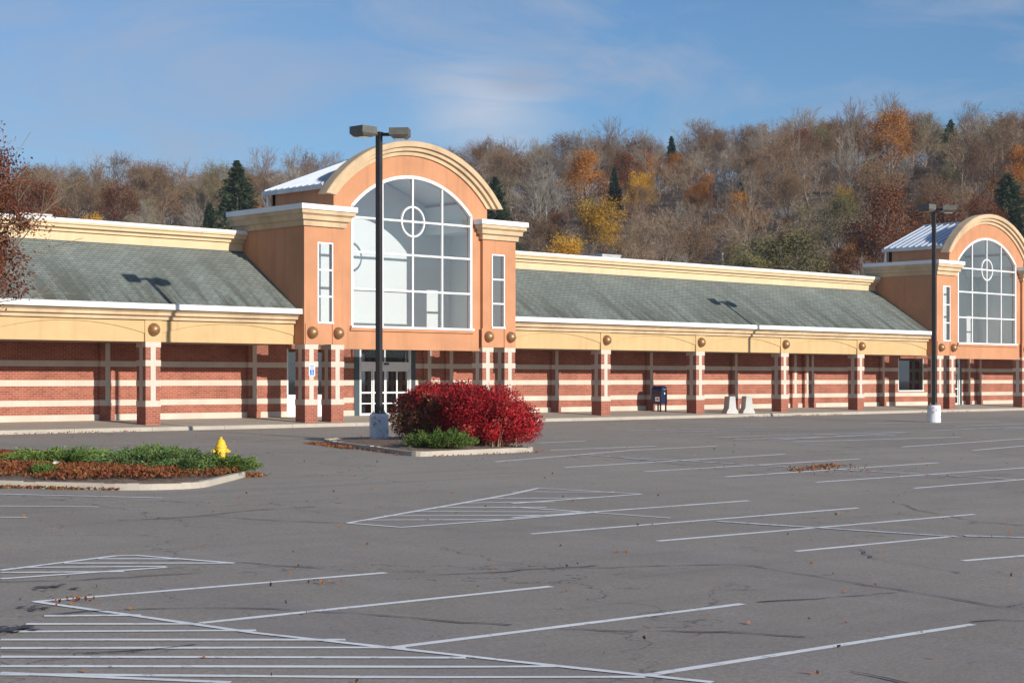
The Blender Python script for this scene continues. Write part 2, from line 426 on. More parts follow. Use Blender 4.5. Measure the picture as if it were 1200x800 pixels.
def pilaster(m, x, w=.6, y=3.18):
    m.box(x, x+w, y, 3.3, -.05, 3.14, M['brick'], 'b')
    for a, b in BANDS: m.box(x-.012, x+w+.012, y-.016, 3.29, a, b, M['stone'])
    for a, b in ((1.0, 1.52), (1.74, 2.25), (2.46, 3.13)): m.box(x+w/2-.10, x+w/2+.10, y-.011, 3.2, a, b, M['stone'])
def brick_wall(m, x0, x1, z1=3.2, plinth=True):
    m.box(x0, x1, 3.3, 3.5, -.1, z1, M['brick'])
    for a, b in BANDS:
        if b < z1: m.box(x0, x1, 3.284, 3.31, a, b, M['stone'])
    if plinth: m.box(x0, x1, 3.26, 3.31, -.05, .46, M['stone'])

def arch_line(x, a, b):                       # shallow segmental arch between two pillars
    u = (x-a)/(b-a)*2-1; R = 9.5; h = (b-a)/2
    rise = R-math.sqrt(R*R-h*h); f = (math.sqrt(max(0, R*R-(u*h)**2))-math.sqrt(R*R-h*h))/rise
    return 3.44+.40*f
COR = [(0, 3.92), (.09, 3.92), (.10, 4.04), (.14, 4.07), (.24, 4.075), (.25, 4.18), (.30, 4.21), (.34, 4.22), (.34, 4.28)]
def section(x0, x1, ps, piers=()):
    edges = [x0]+[e for p in ps for e in (p-.04, p+.65)]+[x1]
    f = MB(); f.box(x0, x1, .05, .35, 3.13, 3.9, M['tan'])
    for i in range(0, len(edges), 2):
        a, b = edges[i], edges[i+1]
        if b-a < .5: continue
        A, B = a, b
        if i == 0 and b-a < 6: A = b-6.05
        if i == len(edges)-2 and b-a < 6: B = a+6.05
        n = 28; xs = [a+(b-a)*k/n for k in range(n+1)]
        f.columns(xs, lambda x: arch_line(x, A, B), lambda x: 3.898, .012, .052, M['tan'])
    for p in ps: f.box(p-.04, p+.65, -.025, .06, 3.131, 3.899, M['tan'])
    f.mould([(x0, 0), (x1, 0)], COR+[(0, 4.28)], M['trimtan'])
    fo = bpart(f, 'fascia')
    for p in ps: ball(fo, p+.305, -.05, 3.57)
    g = MB(); g.prism([(-.50, 4.285), (-.34, 4.285), (-.34, 4.47), (-.46, 4.49), (-.50, 4.47)], x0-.02, x1+.02, M['white'])
    sub(g, 'gutter', fo)
    r = MB(); r.prism([(-.36, 4.285), (3.5, 6.80), (3.5, 6.9), (-.40, 4.335)][::-1], x0, x1, M['shingle'])
    ro = bpart(r, 'canopy_roof')
    fl = MB(); fl.box(x0, x1, 3.44, 3.5, 6.80, 6.90, M['unitdark']); sub(fl, 'flashing', ro)
    p_ = MB(); p_.box(x0, x1, 3.5, 3.8, 6.3, 7.6, M['cream'])
    p_.mould([(x0, 3.5), (x1, 3.5)], [(0, 7.24), (.10, 7.24), (.11, 7.33), (.17, 7.37), (.27, 7.38), (.28, 7.47), (.34, 7.51), (.34, 7.57), (0, 7.57)], M['cream'])
    po = bpart(p_, 'parapet')
    cp = MB(); cp.box(x0-.02, x1+.02, 3.14, 3.86, 7.572, 7.70, M['white']); sub(cp, 'coping', po)
    c = MB(); c.box(x0, x1, .35, 3.28, 3.14, 3.2, M['soffit']); bpart(c, 'canopy_ceiling')
    w = MB(); brick_wall(w, x0, x1)
    for p in ps: pilaster(w, p+.02)
    for p in piers: pilaster(w, p, .5, 3.1)
    bpart(w, 'brick_wall')
section(-52, C1-HW, secL)
section(C1+HW, C1+DX-HW, secM, (18.5, 19.6))
section(C1+DX+HW, 62, secR)

# --- entrance tower
ZC, RW, WW = 5.64, 4.36, 3.19                 # centre height and radius of the window arch, half width of the window
def warc(x): return ZC+math.sqrt(max(0, RW*RW-x*x))
def tower(C):
    t = MB(); O = M['orange']
    for sg in (-1, 1):
        xa, xb = sorted((C+sg*HW, C+sg*3.72)); wa, wb = C+sg*4.62-.38, C+sg*4.62+.38
        t.box(xa, wa, -.6, -.35, 3.131, 8.3, O); t.box(wb, xb, -.6, -.35, 3.131, 8.3, O)
        t.box(wa, wb, -.6, -.35, 3.131, 3.95, O); t.box(wa, wb, -.6, -.35, 7.09, 8.3, O)
        xo, xi = (C+sg*HW, C+sg*(HW-.15)); a, b = sorted((xo, xi)); t.box(a, b, -.348, 4.1, 3.131, 8.3, O)
        a, b = sorted((C+sg*4.1, C+sg*(HW-.15))); t.box(a, b, -.348, 4.1, 8.2, 8.36, M['membrane'])
        a, b = sorted((C+sg*4.1, C+sg*3.95)); t.box(a, b, -.2, 3.6, 8.2, 9.42, O)
        for q in ((C+sg*4.62-.66-.31), (C+sg*4.62+.65-.31)):
            t.box(q-.01, q+.65, -.635, -.598, 3.132, 3.93, O)
        prof = [(0, 7.69), (.09, 7.69), (.10, 7.87), (.14, 7.91), (.22, 7.92), (.23, 8.08), (.29, 8.13), (.34, 8.15), (.34, 8.3), (.40, 8.3), (.40, 8.5), (0, 8.5)]
        path = [(C-HW, 4.1), (C-HW, -.6), (C-3.72, -.6), (C-3.72, -.44)] if sg < 0 else [(C+3.72, -.44), (C+3.72, -.6), (C+HW, -.6), (C+HW, 4.1)]
        k = MB(); k.mould(path, prof, M['trimtan'], (8.29, M['white']))
        a, b = sorted((C+sg*HW, C+sg*3.72)); k.box(a+.002, b-.002, -.598, 4.098, 8.37, 8.498, M['white'])
        corn.append(k)
    # centre bay: apron, jambs and the arched wall above the window
    t.box(C-3.72, C+3.72, -.45, -.2, 2.97, 3.87, O)
    t.box(C-3.3, C+3.3, -.53, -.44, 3.70, 3.80, O)
    n = 48; xs = [-4.1]+[-3.72, -3.19]+[-3.19+6.38*k/n for k in range(1, n)]+[3.19, 3.72, 4.1]
    top = lambda x: ZC+math.sqrt(5.55**2-x*x)
    t.columns([C-4.1, C-3.72], lambda x: 8.36, lambda x: top(x-C), -.45, -.2, O)
    t.columns([C+3.72, C+4.1], lambda x: 8.36, lambda x: top(x-C), -.45, -.2, O)
    for a, b in ((-3.72, -3.19), (3.19, 3.72)):
        t.columns([C+a, C+b], lambda x: 3.872, lambda x: top(x-C), -.45, -.2, O)
    t.columns([C+x for x in xs if abs(x) <= 3.191], lambda x: warc(x-C), lambda x: top(x-C), -.45, -.2, O)
    gx = [C-4.1, C, C+4.1]; gz = lambda x: 11.0-(abs(x-C)/4.35)*1.6-.14
    t.columns(gx, lambda x: 3.2, gz, 3.5, 3.7, O); t.box(C-HW, C-4.1, 3.5, 3.7, 3.2, 8.3, O); t.box(C+4.1, C+HW, 3.5, 3.7, 3.2, 8.3, O)
    # lining
    P = M['plaster']
    t.columns(gx, lambda x: 3.204, gz, 3.40, 3.495, P); t.box(C-HW+.2, C-4.1, 3.40, 3.495, 3.204, 8.19, P); t.box(C+4.1, C+HW-.2, 3.40, 3.495, 3.204, 8.19, P)
    for sg in (-1, 1):
        a, b = sorted((C+sg*(HW-.152), C+sg*(HW-.2))); t.box(a, b, -.34, 3.4, 3.3, 8.19, P)
        a, b = sorted((C+sg*3.948, C+sg*3.9)); t.box(a, b, -.19, 3.4, 8.1, 9.3, P)
        a, b = sorted((C+sg*4.1, C+sg*(HW-.2))); t.box(a, b, -.34, 3.4, 8.14, 8.198, P)
    return t
corn = []
def arch_cornice(C):
    k = MB(); T = M['trimtan']
    prof = [(5.24, -.44), (5.24, -.53), (5.38, -.54), (5.41, -.57), (5.415, -.67), (5.54, -.68), (5.57, -.71), (5.575, -.80), (5.77, -.82), (5.80, -.78), (5.80, -.26), (5.56, -.26), (5.56, -.44)]
    n = 56; rings = []
    for r, y in prof:
        a0 = math.asin((9.0-ZC)/r); rings.append([(C+r*math.cos(a0+(PI-2*a0)*j/n), y, ZC+r*math.sin(a0+(PI-2*a0)*j/n)) for j in range(n+1)])
    for q in range(len(prof)-1):
        for j in range(n):
            k.face([rings[q][j], rings[q+1][j], rings[q+1][j+1], rings[q][j+1]], T)
    k.face([rg[0] for rg in rings], T); k.face([rg[-1] for rg in rings][::-1], T); return k
def metal_roof(C):
    k = MB(); R = M['metalroof']
    for sg in (-1, 1):
        e, rg = C+sg*4.4, C; z0, z1 = 9.36, 11.0
        pr = [(e, z0), (rg, z1), (rg, z1+.07), (e, z0+.07)]
        if sg > 0: pr = pr[::-1]
        k.prism(pr, -.19, 3.85, R, 'y')
        y = -.05
        while y < 3.8:
            pr2 = [(e, z0+.072), (rg, z1+.072), (rg, z1+.125), (e, z0+.125)]
            if sg > 0: pr2 = pr2[::-1]
            k.prism(pr2, y, y+.035, R, 'y'); y += .42
        a, b = sorted((e, e+sg*.05)); k.box(a, b, -.18, 3.87, z0-.12, z0+.05, M['unit'])
    # boarding underneath
    for sg in (-1, 1):
        pr = [(C+sg*3.9, 9.36+.10), (C, 10.93), (C, 10.98), (C+sg*3.9, 9.36+.15)]
        k.prism(pr if sg < 0 else pr[::-1], -.19, 3.4, M['plaster'], 'y')
    k.box(C-.1, C+.1, -.18, 3.86, 11.08, 11.13, R); return k
def arched_window(C):
    f = MB(); W = M['alu']; w = .04; y0, y1 = -.43, -.33
    n = 44; a0 = math.acos(WW/RW)
    def arc(r): return [(C+r*math.cos(a0+(PI-2*a0)*j/n), ZC+r*math.sin(a0+(PI-2*a0)*j/n)) for j in range(n+1)]
    o, i = arc(RW+.07), arc(RW-.06)
    for j in range(n):
        f.face([(i[j][0], -.47, i[j][1]), (o[j][0], -.47, o[j][1]), (o[j+1][0], -.47, o[j+1][1]), (i[j+1][0], -.47, i[j+1][1])], W)
        f.face([(i[j][0], -.47, i[j][1]), (i[j+1][0], -.47, i[j+1][1]), (i[j+1][0], y1, i[j+1][1]), (i[j][0], y1, i[j][1])], W)
        f.face([(o[j][0], -.44, o[j][1]), (o[j+1][0], -.44, o[j+1][1]), (o[j+1][0], -.47, o[j+1][1]), (o[j][0], -.47, o[j][1])], W)
    zs = warc(WW)
    f.box(C-WW-.05, C-WW+.06, -.47, y1, 3.88, zs+.02, W); f.box(C+WW-.06, C+WW+.05, -.47, y1, 3.88, zs+.02, W)
    f.box(C-WW-.09, C+WW+.09, -.57, y1, 3.81, 3.905, W)
    for x in (-1.6, 0, 1.6): f.box(C+x-w, C+x+w, y0, y1, 3.906, warc(x)-.03, W)
    for z in (8.2, 6.83, 5.36):
        f.box(C-WW+.06, C+WW-.06, y0-.006, y1+.006, z-w, z+w, W)
    for j in range(28):                       # round medallion on the muntins
        a, b = 2*PI*j/28, 2*PI*(j+1)/28; r0, r1 = .57, .64; P = lambda r, t, y: (C+r*math.cos(t), y, 8.2+r*math.sin(t))
        f.face([P(r0,a,-.445), P(r1,a,-.445), P(r1,b,-.445), P(r0,b,-.445)][::-1], W)
        f.face([P(r1,a,-.445), P(r1,b,-.445), P(r1,b,-.33), P(r1,a,-.33)], W); f.face([P(r0,a,-.445), P(r0,b,-.445), P(r0,b,-.33), P(r0,a,-.33)][::-1], W)
    g = MB(); m = 44; xs = [C-WW+2*WW*k/m for k in range(m+1)]
    for a, b in zip(xs[:-1], xs[1:]): g.face([(a,-.37,3.9), (b,-.37,3.9), (b,-.37,warc(b-C)-.01), (a,-.37,warc(a-C)-.01)], M['glass'])
    return f, g
def side_window(x):
    f = MB(); W = M['alu']; a, b = x-.38, x+.38
    f.box(a, a+.05, -.61, -.5, 3.95, 7.09, W); f.box(b-.05, b, -.61, -.5, 3.95, 7.09, W)
    f.box(a+.05, b-.05, -.61, -.5, 7.03, 7.09, W); f.box(a-.02, b+.02, -.64, -.5, 3.93, 4.01, W)
    for z in (4.99, 6.02): f.box(a+.05, b-.05, -.59, -.5, z-.035, z+.035, W)
    g = MB(); g.face([(a+.04,-.55,4.0), (b-.04,-.55,4.0), (b-.04,-.55,7.05), (a+.04,-.55,7.05)], M['glass']); return f, g

def build_tower(C, panel):
    to = bpart(tower(C), 'entrance_tower'); k1, k2 = corn[-2:]
    sub(k1, 'cornice', to); sub(k2, 'cornice', to)
    sub(arch_cornice(C), 'arch_cornice', to); sub(metal_roof(C), 'metal_roof', to)
    for sg in (-1, 1):
        d = MB(); d.box(C+sg*4.2-.05, C+sg*4.2+.05, 3.70, 3.80, 8.5, 9.3, M['white']); sub(d, 'downspout', to)
    for t in TP: ball(to, C+t+.305, -.66, 3.58)
    f, g = arched_window(C); wo = bpart(f, 'arched_window'); sub(g, 'glass', wo)
    for sg in (-1, 1):
        f, g = side_window(C+sg*4.62); wo = bpart(f, 'side_window'); sub(g, 'glass', wo)
    # ground floor wall: brick, shop window, sliding door
    w = MB(); brick_wall(w, C-HW, C-3.6); brick_wall(w, C-.9, C-.12); brick_wall(w, C+3.3, C+HW)
    w.box(C-3.6, C-.9, 3.3, 3.5, 3.02, 3.2, M['brick']); w.box(C-.12, C+3.3, 3.3, 3.5, 3.04, 3.2, M['brick'])
    for t in (TP[0], TP[2], TP[3]): pilaster(w, C+t+.02)
    bpart(w, 'brick_wall')
    s = MB(); a, b = C-3.6, C-.9
    if panel: s.box(a, b, 3.3, 3.42, -.05, 1.06, M['alu'])
    else: brick_wall(s, a, b, 1.05)
    s.box(a, b, 3.27, 3.44, 1.06, 1.14, M['alu'])
    for x in ((a, a+.75, b-.07) if panel else (a, b-.06)): s.box(x, x+.07, 3.3, 3.4, 1.14, 3.02, M['alu'])
    so = bpart(s, 'shop_window')
    g = MB(); g.face([(a,3.35,1.14), (b,3.35,1.14), (b,3.35,3.02), (a,3.35,3.02)], M['greenglass']); sub(g, 'glass', so)
    d = MB(); a, b = C-.12, C+3.3
    d.box(a, a+.28, 3.28, 3.45, .0, 3.04, M['teal']); d.box(b-.28, b, 3.28, 3.45, .0, 3.04, M['teal'])
    a += .28; b -= .28
    d.box(a, a+.09, 3.25, 3.45, .0, 3.04, M['alu']); d.box(b-.09, b, 3.25, 3.45, .0, 3.04, M['alu'])
    d.box(a+.09, b-.09, 3.22, 3.45, 2.22, 2.52, M['alu']); d.box((a+b)/2-.12, (a+b)/2+.12, 3.16, 3.22, 2.40, 2.47, M['dark'])
    d.box((a+b)/2-.035, (a+b)/2+.035, 3.3, 3.4, 2.52, 3.04, M['alu'])
    do = bpart(d, 'sliding_door')
    tr = MB(); aa, bb = a+.09, b-.09
    nx = 18
    for k in range(nx+1):
        for sg in (1, -1):
            x0 = aa+(bb-aa)*k/nx; x1 = x0+sg*.52
            if x1 < aa or x1 > bb: continue
            tr.tube((x0, 3.33, 2.53), (x1, 3.33+.004*sg, 3.03), .011, .011, M['teal'], 4)
    tr.face([(aa,3.36,2.52), (bb,3.36,2.52), (bb,3.36,3.04), (aa,3.36,3.04)], M['greenglass']); sub(tr, 'transom', do)
    wl = (bb-aa)/4
    for k in range(4):
        x0, x1 = aa+k*wl, aa+(k+1)*wl; y = 3.27 if k in (1, 2) else 3.32
        l = MB()
        l.box(x0, x0+.06, y, y+.04, .21, 2.22, M['alu']); l.box(x1-.06, x1, y, y+.04, .21, 2.22, M['alu'])
        l.box(x0+.06, x1-.06, y, y+.04, .21, .33, M['alu']); l.box(x0+.06, x1-.06, y, y+.04, 2.12, 2.22, M['alu'])
        l.box(x0+.06, x1-.06, y, y+.04, 1.17, 1.24, M['alu']); l.box(x0+.06, x1-.06, y+.002, y+.038, .72, .77, M['alu'])
        l.face([(x0+.05,y+.02,.3), (x1-.05,y+.02,.3), (x1-.05,y+.02,2.14), (x0+.05,y+.02,2.14)], M['doorglass'])
        sub(l, 'door_leaf', do)
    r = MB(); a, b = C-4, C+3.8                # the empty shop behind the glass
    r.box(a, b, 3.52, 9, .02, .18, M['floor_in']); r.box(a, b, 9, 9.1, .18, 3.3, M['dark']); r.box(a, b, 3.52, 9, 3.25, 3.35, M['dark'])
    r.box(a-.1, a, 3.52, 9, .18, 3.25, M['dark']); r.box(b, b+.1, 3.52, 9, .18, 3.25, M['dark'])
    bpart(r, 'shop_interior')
build_tower(C1, True); build_tower(C1+DX, False)
# body behind the arcade
b = MB(); b.box(-52, 62, 3.81, 36, 7.2, 7.3, M['membrane']); bpart(b, 'flat_roof')
b = MB(); b.box(-52, 62, 36, 36.3, -.3, 7.7, M['brick']); b.box(-52.3, -52, 3.5, 36.3, -.3, 7.7, M['brick']); b.box(62, 62.3, 3.5, 36.3, -.3, 7.7, M['brick']); bpart(b, 'rear_wall')

# ------------------------------------------------------------------ setting: lot, walkway, kerb, markings, terrain
def grid(name, xs, ys, zf, mat):
    v = [(x, y, zf(x, y)) for y in ys for x in xs]; nx = len(xs)
    f = [(j*nx+i, j*nx+i+1, (j+1)*nx+i+1, (j+1)*nx+i) for j in range(len(ys)-1) for i in range(nx-1)]
    me = bpy.data.meshes.new(name); me.from_pydata(v, [], f); me.materials.append(mat)
    me.polygons.foreach_set('use_smooth', [True]*len(f)); return tag(link(name, me), kind='structure')
grid('parking_lot', list(np.arange(-120, 110.1, 1.5)), list(np.arange(-105, -.99, 1.0)), lot, M['asphalt'])
# walkway rises gently to the wall, kerb along its front
w = MB(); x = -60
wz = lambda y: .085+(y+1.05)*.0345
w.prism([(-1.05, -.3), (3.5, -.3), (3.5, wz(3.5)), (-1.05, wz(-1.05))], -58, 66, M['walk'])
tag(w.build('walkway'), kind='structure')
k = MB(); x = -58
while x < 66:
    L = 3.05
    k.prism([(-1.30, -.3), (-1.055, -.3), (-1.055, .087), (-1.22, .092), (-1.27, .075), (-1.30, .02)], x+.006, x+L-.006, M['concrete']); x += L
tag(k.build('kerb'), kind='structure')
# terrain sheet to the horizon
rs = [0, 20, 45, 70]+[80+12*i for i in range(36)]+[540, 640, 800, 1100, 1600, 2600, 4000]
na = 150; v = []; f = []
for r in rs:
    for j in range(na):
        a = 2*PI*j/na; px, py = CX+r*math.sin(a), CY+r*math.cos(a); v.append((px, py, hill(px, py)-1.9*(1-sstep(36, 60, py))-.3))
for i in range(len(rs)-1):
    for j in range(na): f.append((i*na+j, (i+1)*na+j, (i+1)*na+(j+1) % na, i*na+(j+1) % na))
me = bpy.data.meshes.new('hillside'); me.from_pydata(v, [], f); me.materials.append(M['terrain']); me.polygons.foreach_set('use_smooth', [True]*len(f))
tag(link('hillside', me), kind='structure')

def strips(name, lines, mat, wfun, lift, wob=0):
    m = MB(); R = random.Random(3)
    for L in lines:
        L = [Vector(p) for p in L]; pts = [L[0]]
        for a, b in zip(L[:-1], L[1:]):
            n = max(1, int((b-a).length/(.25 if wob else .6)))
            for k in range(1, n+1):
                p = a.lerp(b, k/n)
                if wob and k < n: p = p+Vector((R.uniform(-wob, wob), R.uniform(-wob, wob)))
                pts.append(p)
        w = [wfun(R)/2 for _ in pts]; sd = []
        for i, p in enumerate(pts):
            d = (pts[min(i+1, len(pts)-1)]-pts[max(i-1, 0)]).normalized(); nn = Vector((-d.y, d.x))
            a, b = p+nn*w[i], p-nn*w[i]; sd.append(((a.x, a.y, lot(a.x, a.y)+lift), (b.x, b.y, lot(b.x, b.y)+lift)))
        for (a, b), (c, d) in zip(sd[:-1], sd[1:]): m.face([b, d, c, a], mat)
    return tag(m.build(name), kind='structure')
STALLS=[
  [(-47.53,-36.00),(-42.48,-36.07)],
  [(-46.89,-38.37),(-41.58,-38.27)],
  [(-46.21,-40.73),(-40.74,-40.68)],
  [(-45.50,-43.30),(-39.95,-43.32)],
  [(-37.17,-33.40),(-27.43,-33.09)],
  [(-36.12,-35.24),(-26.28,-35.09)],
  [(-35.28,-37.37),(-30.60,-37.33)],
  [(-33.98,-39.54),(-32.40,-39.67),(-30.98,-39.78)],
  [(-35.50,-31.20),(-28.31,-30.94)],
  [(-18.24,-14.36),(-15.80,-14.19)],
  [(-20.61,-17.31),(-15.82,-17.27)],
  [(-25.57,-20.16),(-18.21,-18.41),(-13.81,-18.15)],
  [(-25.22,-22.45),(-14.77,-21.62)],
  [(-24.29,-24.38),(-14.02,-23.84)],
  [(-23.51,-26.40),(-12.79,-25.76)],
  [(-22.60,-28.49),(-11.75,-27.96),(-8.52,-27.84)],
  [(-21.61,-30.64),(-15.83,-30.27),(-12.84,-30.14)],
  [(-9.16,-17.73),(0.11,-18.56)],
  [(-7.53,-21.02),(1.89,-20.22),(5.54,-20.01)],
  [(-6.33,-23.00),(-2.17,-22.53)],
  [(7.21,-9.53),(15.85,-10.97)],
  [(8.55,-13.16),(14.09,-13.30)],
  [(8.06,-15.81),(9.77,-15.75)],
]
HATCH=[
  [(-47.53,-36.00),(-46.81,-39.26),(-45.82,-41.98),(-45.24,-43.93)],
  [(-49.89,-39.82),(-48.55,-41.35)],
  [(-47.97,-37.04),(-47.11,-37.56)],
  [(-48.39,-37.44),(-46.93,-38.44)],
  [(-48.73,-37.82),(-46.71,-39.12)],
  [(-49.06,-38.20),(-46.33,-40.11)],
  [(-49.29,-38.65),(-46.14,-40.81)],
  [(-49.51,-39.08),(-46.05,-41.59)],
  [(-49.74,-39.52),(-45.65,-42.49)],
  [(-49.92,-39.88),(-45.50,-43.36)],
  [(-46.52,-33.22),(-44.48,-32.59),(-44.20,-32.70),(-43.58,-34.16)],
  [(-46.91,-33.99),(-44.59,-34.08)],
  [(-44.85,-32.77),(-43.93,-33.36)],
  [(-45.47,-32.96),(-43.58,-34.16)],
  [(-46.11,-33.11),(-44.54,-34.00)],
  [(-46.62,-33.42),(-45.29,-34.18)],
  [(-38.75,-30.52),(-31.99,-27.53),(-30.39,-26.70),(-29.34,-28.82)],
  [(-38.75,-30.52),(-38.40,-31.53),(-35.72,-31.43),(-33.25,-31.20)],
  [(-33.51,-29.12),(-29.34,-28.82)],
  [(-34.02,-29.65),(-32.85,-32.68)],
  [(-33.19,-28.03),(-31.13,-28.95)],
  [(-34.38,-28.56),(-32.44,-29.25)],
  [(-35.43,-29.01),(-33.46,-30.03)],
  [(-36.43,-29.43),(-33.55,-31.04)],
  [(-37.37,-29.83),(-34.64,-31.21)],
  [(-38.19,-30.24),(-35.91,-31.41)],
  [(-31.62,-27.15),(-29.51,-28.18)],
  [(-41.09,-22.57),(-38.86,-24.86)],
  [(-42.25,-24.85),(-40.85,-25.88)],
  [(-43.20,-26.71),(-42.86,-27.00)],
]
WORN=[
  [(-20.68,-20.99),(-19.12,-24.92),(-16.23,-30.25)],
  [(-32.54,-33.54),(-30.74,-37.42)],
  [(-30.45,-37.41),(-29.68,-38.13)],
  [(-8.97,-9.72),(-0.03,-10.88)],
  [(-9.89,-10.86),(-3.14,-11.97)],
  [(-10.09,-14.90),(1.52,-15.58)],
  [(-10.24,-15.98),(-1.55,-16.82)],
  [(-9.45,-16.85),(0.53,-15.83)],
  [(-21.07,-19.34),(-20.98,-21.90)],
  [(2.90,-15.47),(10.97,-15.07)],
]
CRACKS=[
  [(-47.06,-34.28),(-46.12,-34.66),(-45.25,-34.73),(-44.52,-34.88)],
  [(-43.51,-34.09),(-43.16,-34.88),(-42.74,-35.91)],
  [(-48.25,-36.99),(-47.46,-37.01),(-46.80,-37.22),(-46.11,-37.61),(-45.52,-38.24),(-44.98,-39.07),(-44.61,-39.92),(-44.27,-40.36)],
  [(-40.76,-36.70),(-39.66,-37.26),(-38.46,-37.63),(-37.50,-38.09),(-37.61,-38.94),(-37.81,-40.22),(-37.96,-41.31),(-38.16,-42.24),(-38.40,-43.07),(-38.50,-43.57)],
  [(-44.06,-40.86),(-43.49,-41.38),(-42.69,-42.00),(-42.30,-42.77)],
  [(-43.78,-44.35),(-43.85,-44.77),(-43.94,-45.09)],
  [(-40.47,-40.72),(-39.25,-40.97),(-38.21,-41.16)],
  [(-39.79,-43.22),(-39.42,-43.33),(-38.99,-43.84)],
  [(-34.03,-37.67),(-35.00,-38.57),(-35.12,-39.25),(-35.51,-40.43)],
  [(-25.78,-33.05),(-26.70,-34.03),(-27.19,-35.13),(-27.75,-35.95),(-27.55,-36.92)],
  [(-41.81,-28.24),(-40.05,-28.40),(-39.59,-29.54),(-38.84,-30.47)],
  [(-40.31,-28.25),(-38.76,-27.85),(-37.40,-27.85)],
  [(-49.38,-38.83),(-48.86,-39.31),(-48.35,-39.50),(-47.70,-39.53)],
  [(-20.82,-19.45),(-21.53,-23.30),(-21.82,-26.43),(-18.00,-29.05),(-14.52,-29.27)],
  [(-39.44,-37.05),(-41.49,-36.80),(-42.78,-36.40)],
]
strips('parking_lines', STALLS, M['paint'], lambda R: .115+R.uniform(-.012, .012), .006)
strips('hatched_markings', HATCH, M['paint'], lambda R: .105+R.uniform(-.012, .012), .009)
strips('worn_markings', WORN, M['worn'], lambda R: .17+R.uniform(-.05, .05), .012)
strips('sealed_cracks', CRACKS, M['tar'], lambda R: max(.006, .024+R.uniform(-.022, .026)), .015, .055)
m = MB(); R = random.Random(5)
for cx, cy, r, n in ((-46.81,-35.17,.17,14), (-47.85,-36.51,.13,12), (-48.69,-37.68,.2,18), (-38.0,-42.8,.12,4), (-28,-36.2,.12,3)):
    for k in range(n):                        # blots of sealant and oil
        px, py = cx+R.uniform(-1, 1)*r*1.3, cy+R.uniform(-1, 1)*r*1.3; rr = r*R.uniform(.12, .5); q = 13
        rad = [rr*R.uniform(.35, 1.25) for _ in range(q)]
        m.face([(px+rad[j]*math.cos(2*PI*j/q), py+rad[j]*math.sin(2*PI*j/q), lot(px, py)+.018+.0006*k) for j in range(q)], M['tar'])
tag(m.build('tar_patches'), kind='structure')

def bush_shell(): pass
def island(poly, name, label):
    """kerbed planting bed: kerb ring and mulch mound"""
    P = [Vector(p) for p in poly]; n = len(P); c = sum(P, Vector((0, 0)))/n; R = random.Random(len(poly))
    def inset(d):
        out = []
        for i in range(n):
            a, b, e = P[i-1], P[i], P[(i+1) % n]; n1 = Vector((-(b-a).y, (b-a).x)).normalized(); n2 = Vector((-(e-b).y, (e-b).x)).normalized()
            m = (n1+n2).normalized(); out.append(b+m*(d/max(.5, m.dot(n1))))
        return out
    I0, I1, I2 = P, inset(.03), inset(.16)
    root = empty(name, (c.x, c.y, lot(c.x, c.y)), label, 'planting bed'); k = MB(); h = .13
    Z = lambda p: lot(p.x, p.y)
    for i in range(n):
        j = (i+1) % n; L = (P[j]-P[i]).length; cnt = max(1, round(L/2.6))
        for q in range(cnt):
            g = .006/L if L > .8 else 0; t0, t1 = q/cnt+g, (q+1)/cnt-g
            w = lambda S, t: S[i].lerp(S[j], t)
            o0, o1, p0, p1, s0, s1 = w(I0,t0), w(I0,t1), w(I1,t0), w(I1,t1), w(I2,t0), w(I2,t1); dz = R.uniform(-.012, .012)
            pr0 = [(o0.x,o0.y,Z(o0)-.05), (p0.x,p0.y,Z(p0)+h+dz), (s0.x,s0.y,Z(s0)+h+dz), (s0.x,s0.y,Z(s0)-.05)]
            pr1 = [(o1.x,o1.y,Z(o1)-.05), (p1.x,p1.y,Z(p1)+h+dz), (s1.x,s1.y,Z(s1)+h+dz), (s1.x,s1.y,Z(s1)-.05)]
            for a in range(3): k.face([pr0[a], pr1[a], pr1[a+1], pr0[a+1]], M['concrete'])
            k.face(pr0, M['concrete']); k.face(pr1[::-1], M['concrete'])
    ko = k.build('kerb'); ko.parent = root; ko.matrix_parent_inverse = Matrix.Translation(root.location).inverted()
    s = MB(); prev = [(p.x, p.y, Z(p)+.09) for p in I2]
    for t in (.25, .5, .75, .93):
        cur = [(p.x+(c.x-p.x)*t, p.y+(c.y-p.y)*t, Z(p.lerp(c, t))+.10+.10*sstep(0, 1, t)+R.uniform(-.015, .02)) for p in I2]
        for i in range(n): s.face([prev[i], prev[(i+1) % n], cur[(i+1) % n], cur[i]], M['mulch'])
        prev = cur
    s.face(prev, M['mulch']); so = s.build('soil', smooth=True); so.parent = root; so.matrix_parent_inverse = ko.matrix_parent_inverse
    return root
def rounded(poly, r=.5, n=5):
    P = [Vector(p) for p in poly]; out = []
    for i in range(len(P)):
        a, b, c = P[i-1], P[i], P[(i+1) % len(P)]; d1, d2 = (a-b), (c-b); q = min(r, d1.length*.45, d2.length*.45)
        p0, p1 = b+d1.normalized()*q, b+d2.normalized()*q
        for k in range(n+1):
            t = k/n; out.append((p0*(1-t)**2+b*2*t*(1-t)+p1*t*t)[:])
    return out
ISL1 = rounded([(-26.25, -17.72), (-21.35, -17.62), (-21.2, -10.9), (-24.1, -10.6), (-25.0, -12.2), (-25.7, -15.2)], .55)
ISL2 = rounded([(-43.5, -17.4), (-40.34, -21.12), (-38.44, -23.12), (-37.0, -23.38), (-34.0, -20.94), (-33.3, -16.5), (-36, -13.8), (-40.5, -14.2)], .7)
island(ISL1, 'planting_bed', 'kerbed planting bed holding the crimson shrub and the near lamp post')
island(ISL2, 'planting_bed', 'kerbed planting bed with low junipers around the yellow hydrant')
bedz = lambda x, y: lot(x, y)+.15

